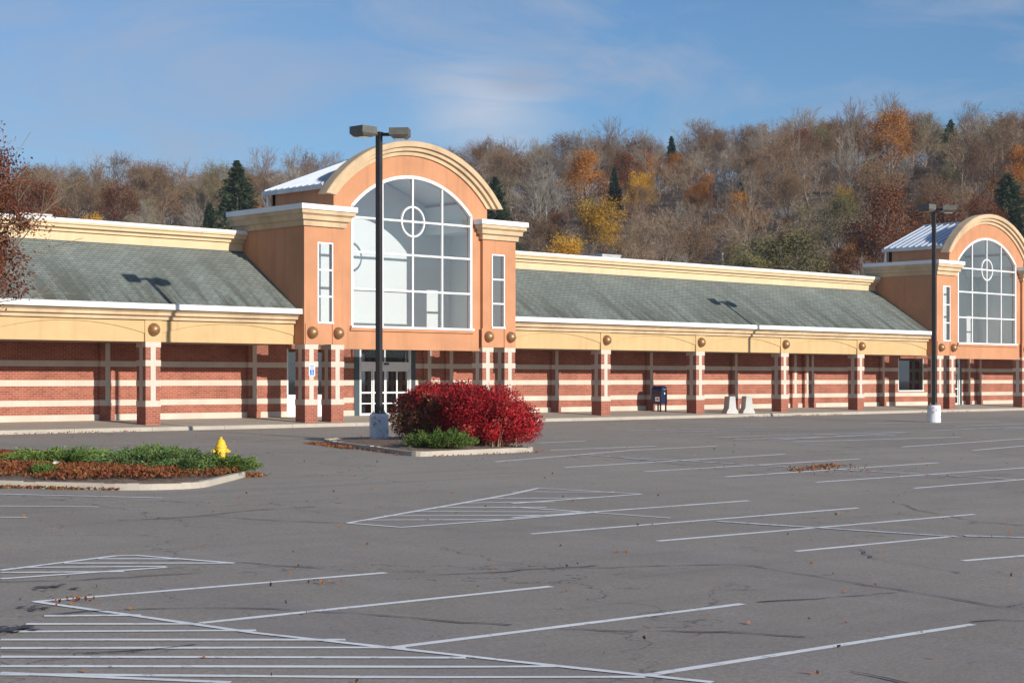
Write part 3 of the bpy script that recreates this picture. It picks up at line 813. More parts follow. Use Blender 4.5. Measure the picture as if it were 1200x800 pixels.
# ------------------------------------------------------------------ lamps
def lamp(x, y, z, label, H, spin):
    root = empty('lamp_post', (x, y, z), label, 'lamp post', spin, 'parking lot lamp posts')
    b = MB(); b.lathe([(.31, -.3), (.31, .04), (.305, .72), (.285, .80), (.02, .82)], (0, 0, 0), M['peel'], 28); bo = sub(b, 'concrete_base', root, smooth=False)
    q = MB(); q.box(-.17, .17, -.17, .17, .80, .84, M['bronze']); q.box(-.08, .08, -.08, .08, .84, H, M['bronze'])
    for sx in (-1, 1):
        for sy in (-1, 1): q.tube((sx*.13, sy*.13, .84), (sx*.13, sy*.13, .90), .018, .018, M['unit'], 6)
    q.box(-.10, .10, -.10, .10, H, H+.10, M['bronze']); sub(q, 'pole', root)
    for ang in (math.radians(183-15), math.radians(312-15)):
        a = MB(); ca, sa = math.cos(ang), math.sin(ang)
        a.box(.09, .36, -.05, .05, H-.03, H+.07, M['bronze'])
        ar = sub(a, 'arm', root); ar.rotation_euler.z = ang
        h = MB(); z0 = H-.10; x0, x1, yw = .36, .98, .31
        T = [(x0,-yw), (x1,-yw), (x1,yw), (x0,yw)]; Bm = [(x0+.1,-yw+.08), (x1-.1,-yw+.08), (x1-.1,yw-.08), (x0+.1,yw-.08)]
        for i in range(4):
            j = (i+1) % 4
            h.face([(*T[i], z0+.08), (*T[j], z0+.08), (*T[j], z0+.30), (*T[i], z0+.30)], M['head'])
            h.face([(*Bm[i], z0-.02), (*Bm[j], z0-.02), (*T[j], z0+.08), (*T[i], z0+.08)], M['head'])
        h.face([(*p, z0+.30) for p in T], M['head']); h.face([(*p, z0-.02) for p in Bm[::-1]], M['head'])
        ho = sub(h, 'lamp_head', root); ho.rotation_euler.z = ang
        l = MB(); l.box(x0+.14, x1-.14, -yw+.12, yw-.12, z0-.035, z0-.021, M['lens']); lo = sub(l, 'lens', ho)
    return root
lamp(-22.25, -11.2, -.135, 'nearer lamp post, its peeling white base in the bed beside the crimson shrub', 9.70, math.radians(15))
lamp(11.5, -10.2, lot(11.5, -10.2)-.01, 'farther lamp post, its white base on bare asphalt before the right tower', 9.78, math.radians(15))

# ------------------------------------------------------------------ mailbox, barriers, hydrant, sign, rooftop units, litter
wzf = lambda y: .085+(y+1.05)*.0345
r = empty('mailbox', (6.45, 2.15, wzf(2.15)), 'dark blue street mailbox with rounded top standing under the arcade', 'mailbox', math.radians(8))
b = MB(); pr = [(-.27, .36), (.27, .36), (.27, 1.0)]+[(.27*math.cos(t), 1.0+.27*math.sin(t)) for t in [PI*k/12 for k in range(1, 12)]]+[(-.27, 1.0)]
b.prism(pr, -.26, .26, M['blue'], 'y'); sub(b, 'body', r)
tr = MB(); pr2 = [(x*1.04, z if z < 1 else 1+(z-1)*1.04) for x, z in pr]
for y in (-.275, .255): tr.prism(pr2, y, y+.02, M['blue'], 'y')
sub(tr, 'rim', r)
hb = MB(); hb.box(-.20, .20, -.295, -.274, .98, 1.14, M['blue']); hb.tube((-.14, -.325, 1.09), (.14, -.325, 1.09), .014, .014, M['unit'], 8); hb.box(-.15, -.13, -.33, -.29, 1.08, 1.10, M['unit']); hb.box(.13, .15, -.33, -.29, 1.08, 1.10, M['unit']); sub(hb, 'drop_door', r)
for sx in (-1, 1):
    for sy in (-1, 1):
        l = MB(); l.box(sx*.235-.03, sx*.235+.03, sy*.225-.03, sy*.225+.03, -.02, .37, M['blue']); l.box(sx*.235-.045, sx*.235+.045, sy*.225-.045, sy*.225+.045, -.02, .012, M['blue']); sub(l, 'leg', r)
s = MB(); s.box(-.2735, -.2705, -.20, .06, .50, .72, M['signwhite']); s.box(-.276, -.2736, -.13, -.02, .57, .66, M['red'])
s.box(.02, .13, -.279, -.276, .84, .94, M['signwhite']); sub(s, 'label_plate', r)
def barrier(x, y, label, rz):
    r = empty('concrete_barrier', (x, y, wzf(y)), label, 'barrier', rz, 'concrete barriers under the arcade')
    b = MB(); pr = [(-.30, -.02), (.30, -.02), (.30, .06), (.19, .26), (.14, .83), (-.14, .83), (-.19, .26), (-.30, .06)]
    b.prism(pr, -.36, .36, M['barrier'], 'y'); sub(b, 'body', r, bevel=.012)
    p = MB()
    for q in (-.2, .2): p.box(-.11, -.02, q-.03, q+.03, .811, .83, M['unit'])
    sub(p, 'lifting_eye', r)
barrier(8.85, -.35, 'left one of the two pale concrete barriers on the walkway', math.radians(-30))
barrier(10.2, -.33, 'right one of the two pale concrete barriers on the walkway', math.radians(-33))

hx, hy = -34.45, -20.35; r = empty('fire_hydrant', (hx, hy, bedz(hx, hy)+.02), 'yellow fire hydrant standing among low green junipers', 'fire hydrant', math.radians(-30)); r.scale = (.88, .88, .70)
k = M['yellow']; b = MB()
b.lathe([(.16, -.1), (.16, .04), (.115, .05), (.115, .40), (.13, .41), (.13, .46), (.175, .47), (.175, .52), (.135, .53), (.135, .56)], (0, 0, .1), k, 24); sub(b, 'barrel', r, smooth=False)
c = MB(); c.lathe([(.155, .56), (.155, .60), (.13, .62), (.118, .70), (.085, .79), (.045, .835), (.035, .84), (.035, .90), (.001, .905)], (0, 0, .1), k, 24); sub(c, 'bonnet', r, smooth=True)
for sgn, nm in ((-1, 'side_outlet'), (1, 'side_outlet')):
    c = MB(); c.lathe([(.065, 0), (.065, .15), (.08, .155), (.08, .205), (.03, .21), (.03, .25), (.001, .252)], (0, 0, .52), k, 14, 'x')
    o = sub(c, nm, r); o.rotation_euler.z = 0 if sgn > 0 else PI
c = MB(); c.lathe([(.085, 0), (.085, .15), (.10, .155), (.10, .215), (.035, .22), (.035, .265), (.001, .268)], (0, 0, .50), k, 16, 'x'); o = sub(c, 'front_outlet', r); o.rotation_euler.z = -PI/2

sx, sy = C1+TP[0]+.305, -.6-.03
r = empty('parking_sign', (sx, sy, 1.9), 'small blue and white accessible parking sign fixed to a brick pillar', 'sign')
b = MB(); b.box(-.15, .15, -.008, .008, 0, .46, M['signwhite']); sub(b, 'plate', r, bevel=.003)
b = MB(); Y = -.011
b.box(-.11, .11, Y-.001, Y+.001, .03, .25, M['signblue']); b.box(-.13, .13, Y-.001, Y+.001, .415, .43, M['signblue'])
b.box(-.10, .10, Y-.001, Y+.001, .36, .395, M['signblue']); b.box(-.08, .08, Y-.001, Y+.001, .30, .335, M['signblue']); sub(b, 'blue_panel', r)
b = MB(); Y = -.0145                         # wheelchair symbol
b.lathe([(.016, 0), (.016, .002), (.001, .002)], (-.01, Y-.002, .222), M['signwhite'], 12, 'y')
b.tube((-.01, Y, .20), (-.008, Y, .135), .009, .009, M['signwhite'], 6); b.tube((-.008, Y, .14), (.035, Y, .137), .009, .009, M['signwhite'], 6); b.tube((.035, Y, .137), (.055, Y, .085), .009, .009, M['signwhite'], 6); b.tube((-.01, Y, .17), (.03, Y, .17), .007, .007, M['signwhite'], 6)
for j in range(11):
    a0, a1 = PI*.75+j*.36, PI*.75+(j+1)*.36
    b.tube((-.005+.05*math.cos(a0), Y, .105+.05*math.sin(a0)), (-.005+.05*math.cos(a1), Y, .105+.05*math.sin(a1)), .007, .007, M['signwhite'], 5)
sub(b, 'wheelchair_symbol', r)

def unit(x, y, w, d, h, label):
    r = empty('rooftop_unit', (x, y, 7.3), label, 'rooftop unit', 0, 'air units on the flat roof'); z = .3
    b = MB(); b.box(-w/2, w/2, -d/2, d/2, z, z+h, M['unit']); b.box(-w/2-.04, w/2+.04, -d/2-.04, d/2+.04, z+h, z+h+.08, M['unit'])
    for q in (-1, 1): b.box(-w/2+.1, w/2-.1, q*d*.35-.06, q*d*.35+.06, 0, z, M['unitdark'])
    sub(b, 'casing', r); l = MB()
    n = 7
    for i in range(n): l.box(w*.02, w*.44, -d/2-.03, -d/2+.001, z+.12+(h-.25)*i/n, z+.12+(h-.25)*(i+.55)/n, M['unitdark'])
    for i in range(n): l.box(-w/2-.03, -w/2+.001, -d*.4, d*.4, z+.12+(h-.25)*i/n, z+.12+(h-.25)*(i+.55)/n, M['unitdark'])
    sub(l, 'louvre', r)
unit(-21.9, 12.6, 1.5, 1.3, 1.05, 'larger grey rooftop air unit at the left end of the roof')
unit(13.9, 13, 1.5, 1.4, 1.15, 'small white rooftop air unit above the middle roof')
m = MB(); p = (-38.6, -20.2); R = random.Random(2); q = 9
z = bedz(*p)+.22; m.face([(p[0]+.10*R.uniform(.6, 1.2)*math.cos(2*PI*j/q), p[1]+.12*R.uniform(.6, 1.2)*math.sin(2*PI*j/q), z+R.uniform(0, .08)) for j in range(q)], M['litter'])
tag(m.build('litter'), 'crumpled pale scrap of litter lying on the rusty ground cover', 'litter')

# ------------------------------------------------------------------ foliage
def leaf_mesh(name, pts, size, mat, aspect=.55, up=0., jit=.35, dirs=None, face=None):
    """one small bent diamond per point"""
    n = len(pts); a = rng.normal(size=(n, 3)) if dirs is None else dirs+rng.normal(size=(n, 3))*.35
    if face is not None:                       # many leaves of a shrub lie along its outer surface
        k = rng.random(n) < .65; t = np.cross(face, rng.normal(size=(n, 3))); a[k] = t[k]/(np.linalg.norm(t[k], axis=1)[:, None]+1e-9)
    a[:, 2] += up; a /= np.linalg.norm(a, axis=1)[:, None]+1e-9
    rf = rng.normal(size=(n, 3))
    if face is not None: rf[k] = face[k]+.35*rng.normal(size=(int(k.sum()), 3))
    b = np.cross(a, rf); b /= np.linalg.norm(b, axis=1)[:, None]+1e-9
    nn = np.cross(a, b); s = (size*(1+jit*rng.uniform(-1, 1, n)))[:, None]
    V = np.stack([pts-a*s*.5, pts+b*s*aspect*.5+nn*s*.12, pts+a*s*.5, pts-b*s*aspect*.5+nn*s*.12], 1).reshape(-1, 3)
    me = bpy.data.meshes.new(name); me.vertices.add(4*n); me.loops.add(4*n); me.polygons.add(n)
    me.vertices.foreach_set('co', V.astype(np.float32).ravel()); me.loops.foreach_set('vertex_index', np.arange(4*n, dtype=np.int32))
    me.polygons.foreach_set('loop_start', np.arange(0, 4*n, 4, dtype=np.int32)); me.polygons.foreach_set('loop_total', np.full(n, 4, dtype=np.int32))
    me.materials.append(mat); me.update(calc_edges=True); return me
def seg_mesh(name, P0, P1, R0, R1, mat, sides=3):
    P0, P1 = np.array(P0, float), np.array(P1, float); R0, R1 = np.array(R0)[:, None], np.array(R1)[:, None]; n = len(P0)
    d = P1-P0; d /= np.linalg.norm(d, axis=1)[:, None]+1e-9
    ref = np.where(np.abs(d[:, 2:3]) > .8, np.array([[1., 0, 0]]), np.array([[0, 0, 1.]])); a = np.cross(d, ref); a /= np.linalg.norm(a, axis=1)[:, None]; b = np.cross(d, a)
    ring = lambda P, Rr: [P+a*Rr*math.cos(2*PI*j/sides)+b*Rr*math.sin(2*PI*j/sides) for j in range(sides)]
    V = np.stack(ring(P0, R0)+ring(P1, R1), 1).reshape(-1, 3)
    q = np.array([[j, (j+1) % sides, sides+(j+1) % sides, sides+j] for j in range(sides)]).ravel()
    idx = (np.arange(n)[:, None]*2*sides+q[None]).ravel(); nf = n*sides
    me = bpy.data.meshes.new(name); me.vertices.add(len(V)); me.loops.add(4*nf); me.polygons.add(nf)
    me.vertices.foreach_set('co', V.astype(np.float32).ravel()); me.loops.foreach_set('vertex_index', idx.astype(np.int32))
    me.polygons.foreach_set('loop_start', np.arange(0, 4*nf, 4, dtype=np.int32)); me.polygons.foreach_set('loop_total', np.full(nf, 4, dtype=np.int32))
    me.materials.append(mat); me.update(calc_edges=True); return me
class Skel: 
    def __init__(s): s.a = []; s.b = []; s.r0 = []; s.r1 = []; s.tips = []
    def add(s, a, b, r0, r1): s.a.append(tuple(a)); s.b.append(tuple(b)); s.r0.append(r0); s.r1.append(r1)
def grow(sk, p, d, L, r, lv, R, nchild, spread, fine, rmin=.012):
    """a bending limb that forks into finer limbs; the finest ones go to `fine`"""
    n = 3 if lv > 0 else 2; q = p.copy(); pts = [q.copy()]
    tgt = fine if lv <= 1 else sk
    for i in range(n):
        d = (d+Vector((R.gauss(0, .13), R.gauss(0, .13), R.gauss(.05, .10)))).normalized(); e = q+d*(L/n)
        tgt.add(q, e, max(rmin, r*(1-.55*i/n)), max(rmin, r*(1-.55*(i+1)/n))); q = e; pts.append(q.copy())
    if lv == 0: sk.tips.append(q.copy()); return
    for k in range(nchild[lv]):
        t = R.uniform(.3, 1.0) if k else 1.0; i = min(n-1, int(t*n)); base = pts[i].lerp(pts[i+1], t*n-i)
        ax = Vector((R.gauss(0, 1), R.gauss(0, 1), R.gauss(0, .6))); ax = (ax-d*ax.dot(d)).normalized(); s = R.uniform(.45, 1)*spread
        grow(sk, base, (d*math.cos(s)+ax*math.sin(s)).normalized(), L*R.uniform(.5, .78), r*.5, lv-1, R, nchild, spread, fine, rmin)
def tree_parts(seed, H, spread=.75, levels=4, nchild=(0, 5, 5, 4, 6), upright=.2, rmin=.014, crown0=.25):
    R = random.Random(seed); sk = Skel(); fine = Skel(); p = Vector((0, 0, -.4)); d = Vector((0, 0, 1)); r = H*.016; n = 7; pts = [p.copy()]
    for i in range(n):
        d = (d+Vector((R.gauss(0, .06), R.gauss(0, .06), .1))).normalized(); q = p+d*(H*.72/n); sk.add(p, q, r*(1-.11*i), r*(1-.11*(i+1))); p = q; pts.append(p.copy())
    nl = 11
    for k in range(nl):
        t = crown0+(1-crown0)*(k+R.random())/nl; t = min(t, .999); i = int(t*n); base = pts[i].lerp(pts[i+1], t*n-i); a = k*2.4+R.uniform(-.5, .5); el = .45+.75*t+upright*R.random()
        dd = Vector((math.cos(a)*math.cos(el), math.sin(a)*math.cos(el), math.sin(el)))
        grow(sk, base, dd, H*.30*(1.25-.55*t)*R.uniform(.8, 1.15), r*.42*(1.15-.6*t), levels-1, R, nchild, spread, fine, rmin)
    return sk, fine
def skmesh(name, sk, mat, sides=3): return seg_mesh(name, sk.a, sk.b, sk.r0, sk.r1, mat, sides)
def leaf_pts(tips, n, sig):
    t = np.array([tuple(p) for p in tips]); i = rng.integers(0, len(t), n); return t[i]+rng.normal(size=(n, 3))*sig
def make_tree(name, trunk_me, crown_me, twig_me=None):
    """thing > trunk, crown"""
    root = bpy.data.objects.new(name, None); COL.objects.link(root); root.empty_display_size = .5
    link('trunk', trunk_me, root)
    link('crown', crown_me, root) if twig_me is None else link('branches', twig_me, root)
    return root
def bare_proto(seed, H, twig, **k):
    sk, fine = tree_parts(seed, H, **k); fine.tips = sk.tips
    return skmesh('trunk', sk, M['bark'] if twig != 'twig_dark' else M['twig_dark'], 4), skmesh('branches', fine, M[twig], 3)
def leafy_proto(seed, H, leaf, n, size, sig=.5, **k):
    sk, fine = tree_parts(seed, H, levels=3, nchild=(0, 4, 4, 5), rmin=.02, **{'crown0': .12, **k})
    sk.a += fine.a; sk.b += fine.b; sk.r0 += fine.r0; sk.r1 += fine.r1
    return skmesh('trunk', sk, M['bark'], 4), leaf_mesh('crown', leaf_pts(sk.tips, n, sig), size, M[leaf], .7)
def conifer_proto(seed, H, W, n=9500, mat='needle', size=.5, irregular=.0):
    R = np.random.default_rng(seed); pts = []; dirs = []; nt = int(H*2.7); sk = Skel(); sk.add((0, 0, -.3), (0, 0, H*.97), H*.016, .02)
    for i in range(nt):
        t = (i+.5)/nt; z = H*(.10+.88*t); Rr = W*(1-t)**.8*(1+irregular*R.normal())+.12; nb = max(4, int(8-3*t)); a0 = R.uniform(0, 6.28)
        for b in range(nb):
            a = a0+2*PI*b/nb+R.normal()*.2; L = Rr*R.uniform(.68, 1.1); droop = R.uniform(.05, .28)*(1 if irregular < .1 else .4)
            tip = np.array([L*math.cos(a), L*math.sin(a), z-L*droop]); c = np.array([0, 0, z]); sk.add(c, tip, .035, .012)
            m = max(5, int(n/nt/nb*(.35+1.3*(1-t)))); u = R.uniform(.12, 1, m)**.7
            p = c+(tip-c)*u[:, None]+R.normal(size=(m, 3))*np.array([.18, .18, .20])*(.5+.6*L/W); pts.append(p); dirs.append(np.tile((tip-c)/max(.1, np.linalg.norm(tip-c)), (m, 1)))
    return skmesh('trunk', sk, M['bark'], 4), leaf_mesh('crown', np.concatenate(pts), size, M[mat], .32, dirs=np.concatenate(dirs))
def place(name, tr, x, y, s, label, cat, group=None, part='crown', sink=.2, squash=1):
    root = bpy.data.objects.new(name, None); COL.objects.link(root); root.empty_display_size = .5
    a = bpy.data.objects.new('trunk', tr[0]); COL.objects.link(a); a.parent = root
    b = bpy.data.objects.new(part, tr[1]); COL.objects.link(b); b.parent = root
    root.location = (x, y, hill(x, y)-sink); root.rotation_euler.z = random.uniform(0, 6.28); root.scale = (s, s, s*squash)
    return tag(root, label, cat, group)

# --- crimson shrub, junipers, ground cover
def lump_points(n, lumps, shell=.55):
    """points near the surface of a union of ellipsoids"""
    w = np.array([l[3]*l[4]*l[5] for l in lumps])**(2/3); w = w/w.sum(); i = rng.choice(len(lumps), n, p=w); L = np.array(lumps)[i]
    d = rng.normal(size=(n, 3)); d /= np.linalg.norm(d, axis=1)[:, None]; r = 1-shell*rng.uniform(0, 1, n)**1.6
    r = r*(1+.045*rng.normal(size=n)); p = L[:, :3]+d*L[:, 3:6]*r[:, None]; return p[p[:, 2] > .06], d[p[:, 2] > .06]
def shrub(name, loc, lumps, n, size, mat, label, stems=60, group=None, up=.5):
    root = empty(name, loc, label, 'shrub', 0, group); p, d = lump_points(n, lumps)
    o = link('foliage', leaf_mesh('foliage', p, size, mat, .5, up=up, dirs=d, face=d), root)
    sk = Skel(); R = random.Random(n)
    for _ in range(stems):
        l = R.choice(lumps); a = Vector((l[0]*.6+R.gauss(0, .15), l[1]*.6+R.gauss(0, .15), -.05)); q = Vector((l[0]+R.gauss(0, .6)*l[3], l[1]+R.gauss(0, .6)*l[4], l[2]+R.uniform(.3, 1.0)*l[5])); mid = a.lerp(q, .5)+Vector((R.gauss(0, .1), R.gauss(0, .1), .1))
        sk.add(a, mid, .016, .010); sk.add(mid, q, .010, .004)
    link('stems', skmesh('stems', sk, M['twig_tan']), root); return root
bx, by = -21.98, -16.25
Rl = random.Random(11)
l1 = [(0, 0, .88, 1.12, 1.12, .92), (.55, -.55, .62, .75, .75, .66), (-.45, .45, .95, .85, .85, .85), (-.1, 1.1, .88, 1.0, 1.0, .90)]
l1 += [(Rl.uniform(-1, 1), Rl.uniform(-1, 1), Rl.uniform(.35, 1.35), .34, .34, .30) for _ in range(18)]
shrub('burning_bush', (bx, by, bedz(bx, by)), l1, 46000, .075, M['bushred'], 'large bright crimson burning bush at the right end of the kerbed bed', 150)
bx2, by2 = -22.25, -13.9
l2 = [(0, 0, .86, 1.12, 1.12, .96), (-.5, .5, .75, .7, .7, .75), (.55, -.6, .95, .95, .95, .88)]
l2 += [(Rl.uniform(-.9, .9), Rl.uniform(-1, .9), Rl.uniform(.4, 1.4), .32, .32, .28) for _ in range(16)]
root2 = empty('burning_bush', (bx2, by2, bedz(bx2, by2)), 'red topped burning bush, dull brown below, between lamp post and brighter crimson bush', 'shrub')
p, d = lump_points(36000, l2); hgt = p[:, 2]+.30*rng.normal(size=len(p))-.35*np.abs(d[:, 0]+d[:, 1]-.4); up_ = hgt > .9
link('foliage', leaf_mesh('foliage', p[up_], .095, M['bushred'], .5, up=.5, dirs=d[up_], face=d[up_]), root2)
low = ~up_ & (rng.random(len(p)) < .92); link('foliage', leaf_mesh('foliage', p[low], .085, M['bushdull'], .5, up=.4, dirs=d[low], face=d[low]), root2)
sk = Skel(); R = random.Random(8)
for _ in range(260):
    a = Vector((R.gauss(0, .35), R.gauss(0, .35), -.05)); q = Vector((R.gauss(0, .45), R.gauss(0, .45), R.uniform(.5, 1.45))); mid = a.lerp(q, .5)+Vector((R.gauss(0, .1), R.gauss(0, .1), .1)); sk.add(a, mid, .016, .01); sk.add(mid, q, .01, .004)
link('stems', skmesh('stems', sk, M['twig_tan']), root2)
def juniper(x, y, rx, ry, h, n, label, mat='juniper', rz=0, group='low junipers in the left bed', base=bedz):
    root = empty('juniper', (x, y, base(x, y)), label, 'juniper', rz, group); sk = Skel(); R = np.random.default_rng(int(abs(x*100))); P = []; D = []
    nb = max(40, n//110)
    for k in range(nb):
        a = R.uniform(0, 2*PI); L = R.uniform(.35, 1.05); tip = np.array([rx*L*math.cos(a), ry*L*math.sin(a), h*.54*R.uniform(.35, 1.1)*(1.08-.55*L)]); st = np.array([0, 0, .02])+.15*R.normal(size=3)*[rx, ry, 0]
        sk.add(st, tip, .012, .004); m = n//nb; u = R.uniform(.35, 1.08, m); p = st+(tip-st)*u[:, None]+R.normal(size=(m, 3))*.05; P.append(p); D.append(np.tile((tip-st)/np.linalg.norm(tip-st), (m, 1)))
    P = np.concatenate(P); D = np.concatenate(D); k = P[:, 2] > .0
    link('foliage', leaf_mesh('foliage', P[k], .085, M[mat], .28, up=.35, dirs=D[k]), root); link('stems', skmesh('stems', sk, M['twig_dark']), root); return root
juniper(-24.3, -16.45, 1.05, .72, .95, 9000, 'low bright green juniper spreading in front of the crimson bush', 'juniper', -.6, None)
for x, y, rx, ry, h, n, lb, mt in (
  (-34.75, -20.95, 1.05, .9, .55, 8500, 'green juniper spilling over the kerb in front of the hydrant', 'juniper'),
  (-35.3, -19.0, 1.7, 1.5, .72, 12000, 'broad blue green juniper just behind and left of the hydrant', 'juniper_blue'),
  (-34.2, -17.2, 1.2, 1.2, .60, 7500, 'dark green juniper at the back of the left bed, beyond the hydrant', 'juniper'),
  (-36.9, -17.4, 1.4, 1.2, .75, 10000, 'yellowish green juniper at the back edge of the left bed, near its middle', 'juniper'),
  (-35.9, -20.8, 1.0, .9, .52, 6500, 'small blue green juniper mixed with rusty leaves left of the hydrant', 'juniper_blue'),
  (-38.9, -17.0, .9, .8, .48, 5000, 'yellow green juniper farthest left along the back of the left bed', 'juniper'),
  (-38.9, -20.3, .28, .28, .40, 1500, 'tiny green juniper sprig standing alone amid rusty ground cover', 'juniper')):
    juniper(x, y, rx, ry, h, n, lb, mt)
def inpoly(p, poly):
    x, y = p; c = False
    for i in range(len(poly)):
        (x1, y1), (x2, y2) = poly[i-1], poly[i]
        if (y1 > y) != (y2 > y) and x < (x2-x1)*(y-y1)/(y2-y1)+x1: c = not c
    return c
P = []
R = random.Random(21)
while len(P) < 21000:
    x, y = R.uniform(-43, -34.5), R.uniform(-23.4, -14)
    if not inpoly((x, y), ISL2): continue
    f = sstep(-.15, .35, mnoise.noise(Vector((x*.55, y*.55, 2)))+.28*(1-abs(x+38.2)/3.5)-.45*sstep(-21.2, -22.6, y+.25*(x+38))-.35*sstep(-38.5, -41, x))
    if R.random() > f: continue
    P.append((x, y, bedz(x, y)+.03+.14*f*R.random()**.8))
o = link('ground_cover', leaf_mesh('ground_cover', np.array(P), .075, M['cover'], .6, up=.4)); tag(o, 'rusty red low ground cover filling the left kerbed bed', 'ground cover', kind='stuff')
# fallen leaves: drifts along kerbs and a scatter over the lot
P = []
def drift(a, b, w, n):
    for _ in range(n):
        t = R.random(); x = a[0]+(b[0]-a[0])*t+R.gauss(0, w); y = a[1]+(b[1]-a[1])*t+R.gauss(0, w); P.append((x, y, lot(x, y)+.02+.05*R.random()*R.random()))
drift((-42.2, -19.0), (-39.1, -22.3), .13, 3000); drift((-39.1, -22.3), (-38.6, -22.9), .07, 250); drift((-34.2, -21.3), (-33.9, -20.7), .13, 500)
drift((-24.9, -11.2), (-25.6, -14.1), .13, 1300); drift((-25.5, -14.4), (-26.3, -17.2), .08, 120); drift((-26, -17.95), (-21.5, -17.9), .05, 90)
drift((-20.2, -26.0), (-17.0, -25.2), .20, 420); drift((-20.6, -27), (-16.5, -26.4), .5, 60); drift((-44.6, -36.3), (-43.5, -36.6), .12, 12); drift((-47.4, -35.9), (-47.1, -36.3), .2, 22)
for x0, n in ((-30, 90), (8, 60), (12, 70), (24, 60), (-14, 60)): drift((x0, -1.45), (x0+5, -1.45), .08, n)
for _ in range(430):
    r = 9+R.random()**.8*60; a = TH+R.uniform(-.34, .34); x, y = CX+r*math.sin(a), CY+r*math.cos(a)
    if y < -1.5 and not inpoly((x, y), ISL1) and not inpoly((x, y), ISL2): P.append((x, y, lot(x, y)+.022))
o = link('fallen_leaves', leaf_mesh('fallen_leaves', np.array(P), .055, M['leaves'], .75, up=0)); tag(o, 'orange and brown fallen leaves scattered on the asphalt and along the kerbs', 'leaves', kind='stuff')

# --- russet tree at the left edge of the view, in the left bed
sk, fine = tree_parts(77, 8.3, levels=4, nchild=(0, 4, 4, 4, 5), rmin=.006, spread=.65, crown0=.38)
root = empty('russet_tree', (-39.75, -16.0, bedz(-39.75, -16.0)), 'russet brown tree with bare top twigs at the left edge, in front of the building', 'tree')
link('trunk', skmesh('trunk', sk, M['bark'], 6), root)
R = random.Random(31)
clumps = []
for _ in range(46):
    a = R.uniform(0, 6.28); z = R.uniform(4.1, 7.4); q = R.uniform(.5, 1)*(2.75-.7*max(0, 5.2-z)-.55*max(0, z-6.2)); e = Vector((q*math.cos(a), q*math.sin(a), z)); s0 = Vector((.15*q*math.cos(a), .15*q*math.sin(a), max(2.2, z-1.3))); md = s0.lerp(e, .55)+Vector((R.gauss(0, .15), R.gauss(0, .15), .12))
    fine.add(s0, md, .022, .014); fine.add(md, e, .014, .006)
    for _ in range(7):
        g = md.lerp(e, R.random())+Vector((R.gauss(0, .38), R.gauss(0, .38), R.gauss(.1, .3))); fine.add(md.lerp(e, R.random()), g, .008, .004); clumps.append(g)
tp = clumps*2+[Vector(p) for p in fine.b if 3.9 < p[2] < 7.3 and math.hypot(p[0], p[1]) < 2.75-.35*max(0, 4.2-p[2])]
root_crown = link('crown', leaf_mesh('crown', leaf_pts(tp, 125000, .16), .072, M['leaf_dark'], .6), root)
link('branches', skmesh('branches', fine, M['twig_tan'], 4), root)
SUN_E, SKY_S, EXPOSURE = 4.6, .060, .26
SKYTINT = (1.04, 1.33, 1.62); HAZE = .0002; CL_GREY = (5.2, 6.2, 8.2); CL_WHITE = (9.0, 9.6, 10.8); CL_DARK = (4.6, 5.4, 7.4)
# ------------------------------------------------------------------ wooded hill behind the building
bare = [bare_proto(s, 12.5, tw, **k) for s, tw, k in ((1, 'twig_grey', {}), (2, 'twig_tan', {}), (3, 'twig_dark', {'spread': .85}), (4, 'twig_grey', {'upright': .5, 'spread': .6}), (5, 'twig_tan', {'upright': .5}), (6, 'twig_dark', {}))]
def half_bare(seed, H, n, leaf='leaf_brown', twig='twig_dark', **k):
    sk, fine = tree_parts(seed, H, levels=4, rmin=.014, **k); tips = sk.tips+fine.tips
    sk.a += fine.a; sk.b += fine.b; sk.r0 += fine.r0; sk.r1 += fine.r1
    return skmesh('trunk', sk, M[twig], 3), leaf_mesh('crown', leaf_pts(tips, int(n*2.2), .35), .16, M[leaf], .6)
brown = [half_bare(21, 12, 1500), half_bare(22, 12, 2600, spread=.9), half_bare(23, 11, 900, twig='twig_tan'), half_bare(24, 12, 1300, 'leaf_russet'), half_bare(25, 11, 1600, 'leaf_olive', 'twig_tan'), half_bare(26, 12, 3600)]
russ = [leafy_proto(13, 11, 'leaf_russet', 12000, .19, .55), leafy_proto(14, 10, 'leaf_russet', 10000, .19, .5)]
yell = [leafy_proto(15, 10, 'leaf_yellow', 14000, .19, .55)]
oran = [leafy_proto(16, 10, 'leaf_orange', 11000, .19, .55)]
oliv = [leafy_proto(17, 9, 'leaf_olive', 13000, .18, .6), leafy_proto(18, 10, 'leaf_olive', 7000, .18, .6)]
coni = [conifer_proto(1, 14, 2.9), conifer_proto(2, 12, 2.6)]
pine = [conifer_proto(3, 13, 4.4, 9000, 'pineneedle', .5, .22)]
def fit(x, y, zc, frac, hp): return max(.45, (zc-hill(x, y))/(hp*frac))     # scale that brings the crown centre to the height seen
SP = []
def special(name, pr, hp, x, y, s, label, cat='tree', group=None, squash=1):
    place(name, pr, x, y, s, label, cat, group, squash=squash); SP.append((x, y))
special('pine_tree', pine[0], 13, 75.9, 139.0, 1.12, 'large spreading dark pine on the hill left of the left tower')
special('spruce_tree', coni[1], 12, 69.3, 135.7, .8, 'dark pointed spruce just above the parapet left of the left tower')
special('pine_tree', pine[0], 13, 107.3, 121.5, .85, 'dark pine on the hill right beside the left tower arch')
special('spruce_tree', coni[0], 14, 134.9, 124.2, .55, 'small dark green spruce right of the orange crown high on the hill')
special('spruce_tree', coni[0], 14, 178.8, 150.8, .72, 'dark spruce tip standing up on the skyline right of the centre')
special('pine_tree', pine[0], 13, 203.9, 108.4, .68, 'dark pine on the skyline at far right')
special('pine_tree', pine[0], 13, 135.9, 58.1, .95, 'broad dark pine at the right edge of the hill', squash=.8)
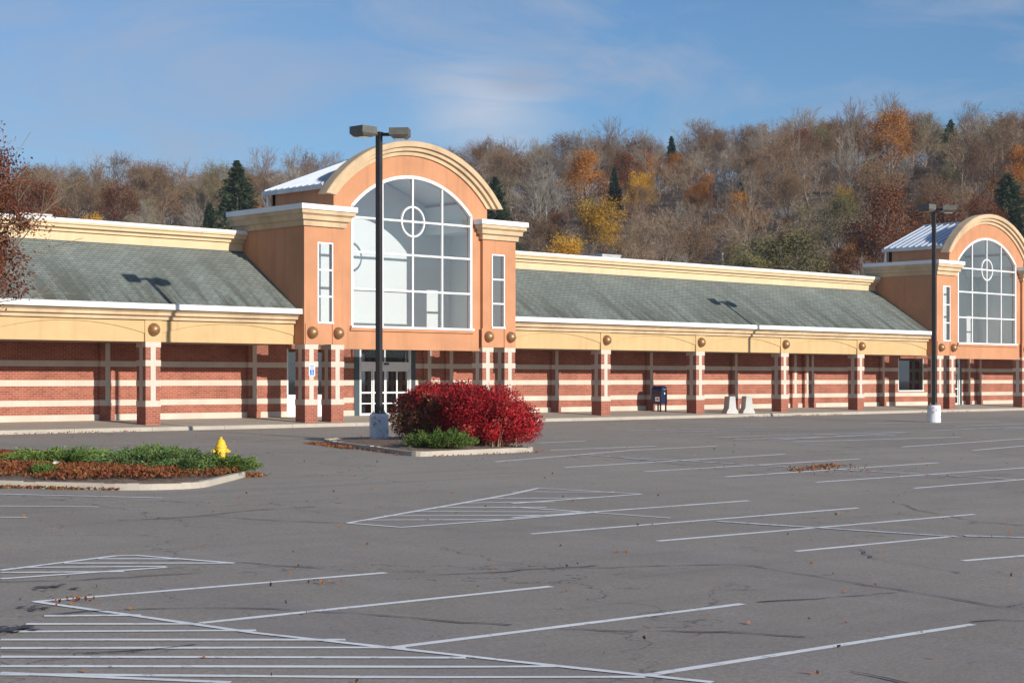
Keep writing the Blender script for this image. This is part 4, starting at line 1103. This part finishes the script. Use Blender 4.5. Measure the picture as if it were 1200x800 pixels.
special('russet_tree', russ[0], 11, 101.8, 54.0, 1.12, 'big deep russet tree just behind the roof left of the right tower')
special('russet_tree', russ[1], 10, 110.5, 52.0, 1.0, 'russet tree standing behind the right tower arch')
special('yellow_tree', yell[0], 10, 107.9, 101.5, 1.0, 'bright golden yellow tree in the middle of the hillside', squash=.8)
special('orange_tree', oran[0], 10, 133.9, 128.5, .92, 'orange crowned tree near the skyline above the golden tree')
special('yellow_tree', yell[0], 10, 135.1, 119.1, .62, 'yellow tree high on the hill, right of and above the golden tree')
special('yellow_tree', yell[0], 10, 62.2, 152.8, .6, 'small yellow tree far left above the parapet')
special('olive_tree', oliv[0], 9, 95.5, 60.8, 1.45, 'rounded olive green tree just behind the roof right of the middle', squash=.62)
special('olive_tree', oliv[0], 9, 90.9, 63.4, .95, 'smaller olive green tree left beside the rounded olive one behind the roof', squash=.75)
special('orange_tree', oran[0], 10, 180, 104.5, 1.05, 'rust orange crowned tree on the skyline at right')
special('russet_tree', russ[0], 11, 56.0, 156.7, .95, 'rust brown tree behind the roof at the left edge')
special('russet_tree', russ[1], 10, 58.8, 166.3, 1.0, 'second rust brown tree behind the roof at far left, farther back')
special('orange_tree', oran[0], 10, 153.0, 66.0, .9, 'orange tree at the right edge above the dark pine')
special('orange_tree', oran[0], 10, 108.6, 62.1, .6, 'low orange tree behind the parapet near the olive tree')
special('yellow_tree', yell[0], 10, 94.3, 95.2, .65, 'low orange yellow tree right of the left tower behind the parapet')
special('olive_tree', oliv[1], 10, 121.2, 72.9, .85, 'thin yellow green tree on the slope above the big russet tree')
special('yellow_tree', oliv[1], 10, 103.3, 75.5, .6, 'dull yellow green tree low on the slope left of the olive tree')
special('orange_tree', oran[0], 10, 133.9, 106.4, .55, 'small rust orange tree below the white house on the hill')
special('yellow_tree', yell[0], 10, 139.9, 85.4, .5, 'small yellow tree high on the slope left of the right lamp head')
for hx_, hy_, s_ in ((140.4, 108.4, .46), (141.6, 108.2, .42), (111.6, 82.4, .55), (113.2, 82.6, .5), (133.4, 89.4, .42), (134.4, 88.8, .36)):
    place('bare_tree', bare[0], hx_, hy_, s_, 'small leafless grey tree standing close in front of a pale hill house', 'tree', 'bare trees before the hill houses', 'branches')
special('russet_tree', russ[1], 10, 131.8, 59.3, .7, 'pinkish russet tree behind the right tower, left of the dark pine')

R = random.Random(99); cnt = {'bare': 0}
bare_lab = {'twig_grey': 'leafless grey tree among the many on the wooded hillside', 'twig_tan': 'leafless tan twigged tree among the many on the wooded hillside', 'twig_dark': 'leafless dark brown tree among the many on the wooded hillside'}
tws = ['twig_grey', 'twig_tan', 'twig_dark', 'twig_grey', 'twig_tan', 'twig_dark']
gname = {'twig_grey': 'leafless grey trees on the hill', 'twig_tan': 'leafless tan trees on the hill', 'twig_dark': 'leafless dark trees on the hill'}
r = 128.
while r < 372:
    step = 5.9
    a = 23.5+R.uniform(0, 1.5)
    while a < 64:
        rr = r+R.uniform(-3.5, 3.5); az = math.radians(a); x, y = CX+rr*math.sin(az), CY+rr*math.cos(az)
        a += math.degrees(step/r)*R.uniform(.75, 1.3)
        if y < 47 or hill(x, y) < 1.5 or any((x-q[0])**2+(y-q[1])**2 < 20 for q in SP): continue
        # keep sight lines to the marked trees free just in front of them
        blocked = False
        for qx, qy in SP:
            dq = math.hypot(qx-CX, qy-CY); aq = math.degrees(math.atan2(qx-CX, qy-CY))
            if 0 < dq-rr < 40 and abs(math.degrees(az)-aq) < 240/dq: blocked = True; break
        small = .5 if blocked else 1
        u = R.random(); cl = mnoise.noise(Vector((x*.016, y*.016, 9)))
        if u < .36+.10*cl and cnt['bare'] < 298:
            cnt['bare'] += 1
            k = R.randrange(6); t = tws[k]
            place('bare_tree', bare[k], x, y, small*R.uniform(.58, .98), bare_lab[t], 'tree', gname[t], 'branches')
        elif u < .79: place('brown_tree', R.choice(brown), x, y, small*R.uniform(.58, .98), 'brown leaved tree half bare on the wooded hillside', 'tree', 'brown half bare trees on the hill')
        elif u < .87: place('russet_tree', R.choice(russ), x, y, small*R.uniform(.5, .85), 'smaller russet tree between leafless trees on the hillside', 'tree', 'small russet trees on the hill')
        elif u < .945: place('olive_tree', R.choice(oliv), x, y, small*R.uniform(.5, .9), 'olive green tree between leafless trees on the hillside', 'tree', 'olive trees on the hill')
        elif u < .985: place('orange_tree', oran[0], x, y, R.uniform(.45, .7), 'small dull orange tree between leafless trees on the hillside', 'tree', 'small orange trees on the hill')
        else: place('spruce_tree', R.choice(coni), x, y, R.uniform(.38, .55), 'small dark spruce between leafless trees on the hillside', 'tree', 'small spruces on the hill')
    r += 9.5
# brush between the trunks
P = []
while len(P) < 150000:
    rr = R.uniform(110, 370); az = math.radians(R.uniform(23, 64)); x, y = CX+rr*math.sin(az), CY+rr*math.cos(az)
    if y < 45: continue
    c = mnoise.noise(Vector((x*.12, y*.12, 1)))+.15
    if R.random() > c*2.4+.12: continue
    P.append((x, y, hill(x, y)+R.random()*(1.0+3.0*max(0, c))))
tag(link('undergrowth', leaf_mesh('undergrowth', np.array(P), .7, M['undergrowth'], .12, up=1.1)), 'brown leafless brush between the trees of the hillside', 'brush', kind='stuff')
def house(x, y, w, d, h, rz, label):
    r = empty('house', (x, y, hill(x, y)), label, 'house', rz, 'houses among the hill trees'); b = MB(); b.box(-w/2, w/2, -d/2, d/2, -1, h, M['housewhite'])
    b.prism([(-w/2, h), (w/2, h), (0, h+w*.45)], -d/2, d/2, M['housewhite'], 'y'); sub(b, 'wall', r)
    f = MB()
    for sg in (-1, 1):
        pr = [(sg*(w/2+.35), h-.3), (0, h+w*.45+.02), (0, h+w*.45+.2), (sg*(w/2+.35), h-.1)]; f.prism(pr if sg > 0 else pr[::-1], -d/2-.3, d/2+.3, M['houseroof'], 'y')
    sub(f, 'roof', r)
    for px in (-w*.22, w*.22):
        for pz in (h*.28, h*.72):
            q = MB(); q.box(px-.45, px+.45, -d/2-.05, -d/2+.01, pz-.65, pz+.65, M['dark']); q.box(px-.55, px+.55, -d/2-.03, -d/2+.012, pz+.65, pz+.78, M['signwhite']); sub(q, 'window', r)
house(143.5, 111.0, 2.3, 3.5, 2.9, -.75, 'white gabled house high on the hill below the skyline')
house(114.6, 85.3, 2.6, 3.2, 2.2, -.7, 'pale house half hidden by trees low on the hill right of the golden tree')
house(136, 92.1, 2.0, 3, 1.5, .5, 'small white house between bare trees right of the middle of the hill')

# ------------------------------------------------------------------ light, sky, camera
SUN_AZ, SUN_EL = math.radians(176.5), math.radians(18.2)      # azimuth clockwise from +Y
sd = Vector((math.sin(SUN_AZ)*math.cos(SUN_EL), math.cos(SUN_AZ)*math.cos(SUN_EL), math.sin(SUN_EL)))
L = bpy.data.lights.new('sun', 'SUN'); L.energy = SUN_E; L.angle = math.radians(.5); L.color = (1, .93, .84)
so = bpy.data.objects.new('sun', L); COL.objects.link(so); so.rotation_euler = sd.to_track_quat('Z', 'Y').to_euler(); so.location = (0, -40, 60)
w = bpy.data.worlds.new('World'); scene.world = w; w.use_nodes = True; nt = w.node_tree; bg = nt.nodes['Background']
sky = nd(nt, 'ShaderNodeTexSky'); sky.sky_type = 'NISHITA'; sky.sun_disc = False; sky.sun_elevation = SUN_EL; sky.sun_rotation = SUN_AZ
sky.altitude = 100; sky.air_density = 1.0; sky.dust_density = .25; sky.ozone_density = 3.0
tc = nd(nt, 'ShaderNodeTexCoord'); mp = nd(nt, 'ShaderNodeMapping'); mp.inputs['Scale'].default_value = (1, 1, 3.4); nt.links.new(tc.outputs['Generated'], mp.inputs[0])
cn = noise(nt, mp.outputs[0], 6.5, 8, .6, .9); cw = noise(nt, mp.outputs[0], 1.5, 3, .5)
def sky_dir(px, py):
    v = Vector((math.sin(TH), math.cos(TH), 0))+Vector((math.cos(TH), -math.sin(TH), 0))*((px-600)/2000)+Vector((0, 0, (445-py)/2000)); return v.normalized()
def blob(d, r0, r1, zs=1.0):
    """soft patch of the sky round a direction"""
    s = nd(nt, 'ShaderNodeVectorMath', operation='SUBTRACT'); s.inputs[1].default_value = d; nt.links.new(tc.outputs['Generated'], s.inputs[0])
    m2 = nd(nt, 'ShaderNodeVectorMath', operation='MULTIPLY'); m2.inputs[1].default_value = (1, 1, zs); nt.links.new(s.outputs[0], m2.inputs[0])
    ln = nd(nt, 'ShaderNodeVectorMath', operation='LENGTH'); nt.links.new(m2.outputs[0], ln.inputs[0])
    mr = nd(nt, 'ShaderNodeMapRange'); mr.interpolation_type = 'SMOOTHSTEP'; nt.links.new(ln.outputs['Value'], mr.inputs[0]); mr.inputs[1].default_value = r0; mr.inputs[2].default_value = r1; mr.inputs[3].default_value = 1; mr.inputs[4].default_value = 0; return mr.outputs[0]
def mul(a, b):
    m = nd(nt, 'ShaderNodeMath', operation='MULTIPLY')
    for i, v in enumerate((a, b)):
        if hasattr(v, 'links'): nt.links.new(v, m.inputs[i])
        else: m.inputs[i].default_value = v
    return m.outputs[0]
tint = mix(nt, 1, sky.outputs[0], SKYTINT, 'MULTIPLY')
col = mix(nt, mul(ramp(nt, cn, [(.42, 0), (.72, .7)]), 1), tint, CL_GREY)
col = mix(nt, mul(ramp(nt, cn, [(.30, 0), (.60, 1)]), mul(blob(sky_dir(565, 135), .0, .07, 1.5), .62)), col, CL_WHITE)
col = mix(nt, mul(ramp(nt, cn, [(.35, 0), (.60, 1)]), mul(blob(sky_dir(612, 94), .0, .032, 2.4), .65)), col, CL_DARK)
col = mix(nt, mul(ramp(nt, cw, [(.3, 0), (.65, 1)]), mul(blob(sky_dir(150, 60), .0, .22, 1.6), .32)), col, CL_GREY)
col = mix(nt, mul(ramp(nt, cw, [(.3, 0), (.65, 1)]), mul(blob(sky_dir(1130, 60), .0, .16, 1.6), .25)), col, CL_GREY)
nt.links.new(col, bg.inputs[0]); bg.inputs[1].default_value = SKY_S
cam = bpy.data.cameras.new('camera'); co = bpy.data.objects.new('camera', cam); COL.objects.link(co); scene.camera = co
co.location = (CX, CY, CZ); co.rotation_euler = (PI/2, 0, -TH); cam.lens = 60; cam.sensor_width = 36; cam.shift_y = 45/1200; cam.clip_end = 8000; cam.clip_start = .1
vs = scene.view_settings; vs.view_transform = 'Standard'; vs.look = 'None'; vs.exposure = EXPOSURE; vs.gamma = 1; vs.use_curve_mapping = False
scene.render.engine = 'CYCLES'; scene.cycles.max_bounces = 6; scene.cycles.transparent_max_bounces = 16

if HAZE:
    hm = bpy.data.materials.new('haze'); hm.use_nodes = True; hn = hm.node_tree; hn.nodes.remove(hn.nodes['Principled BSDF'])
    pv = nd(hn, 'ShaderNodeVolumePrincipled'); pv.inputs['Color'].default_value = (.80, .88, 1, 1); pv.inputs['Density'].default_value = HAZE; pv.inputs['Anisotropy'].default_value = .2
    hn.links.new(pv.outputs[0], hn.nodes['Material Output'].inputs['Volume'])
    hb = MB(); hb.box(-4200, 4200, -4200, 4200, -8, 70, hm); tag(hb.build('haze'), 'thin bluish air between the lot and the hill', 'haze', kind='stuff')
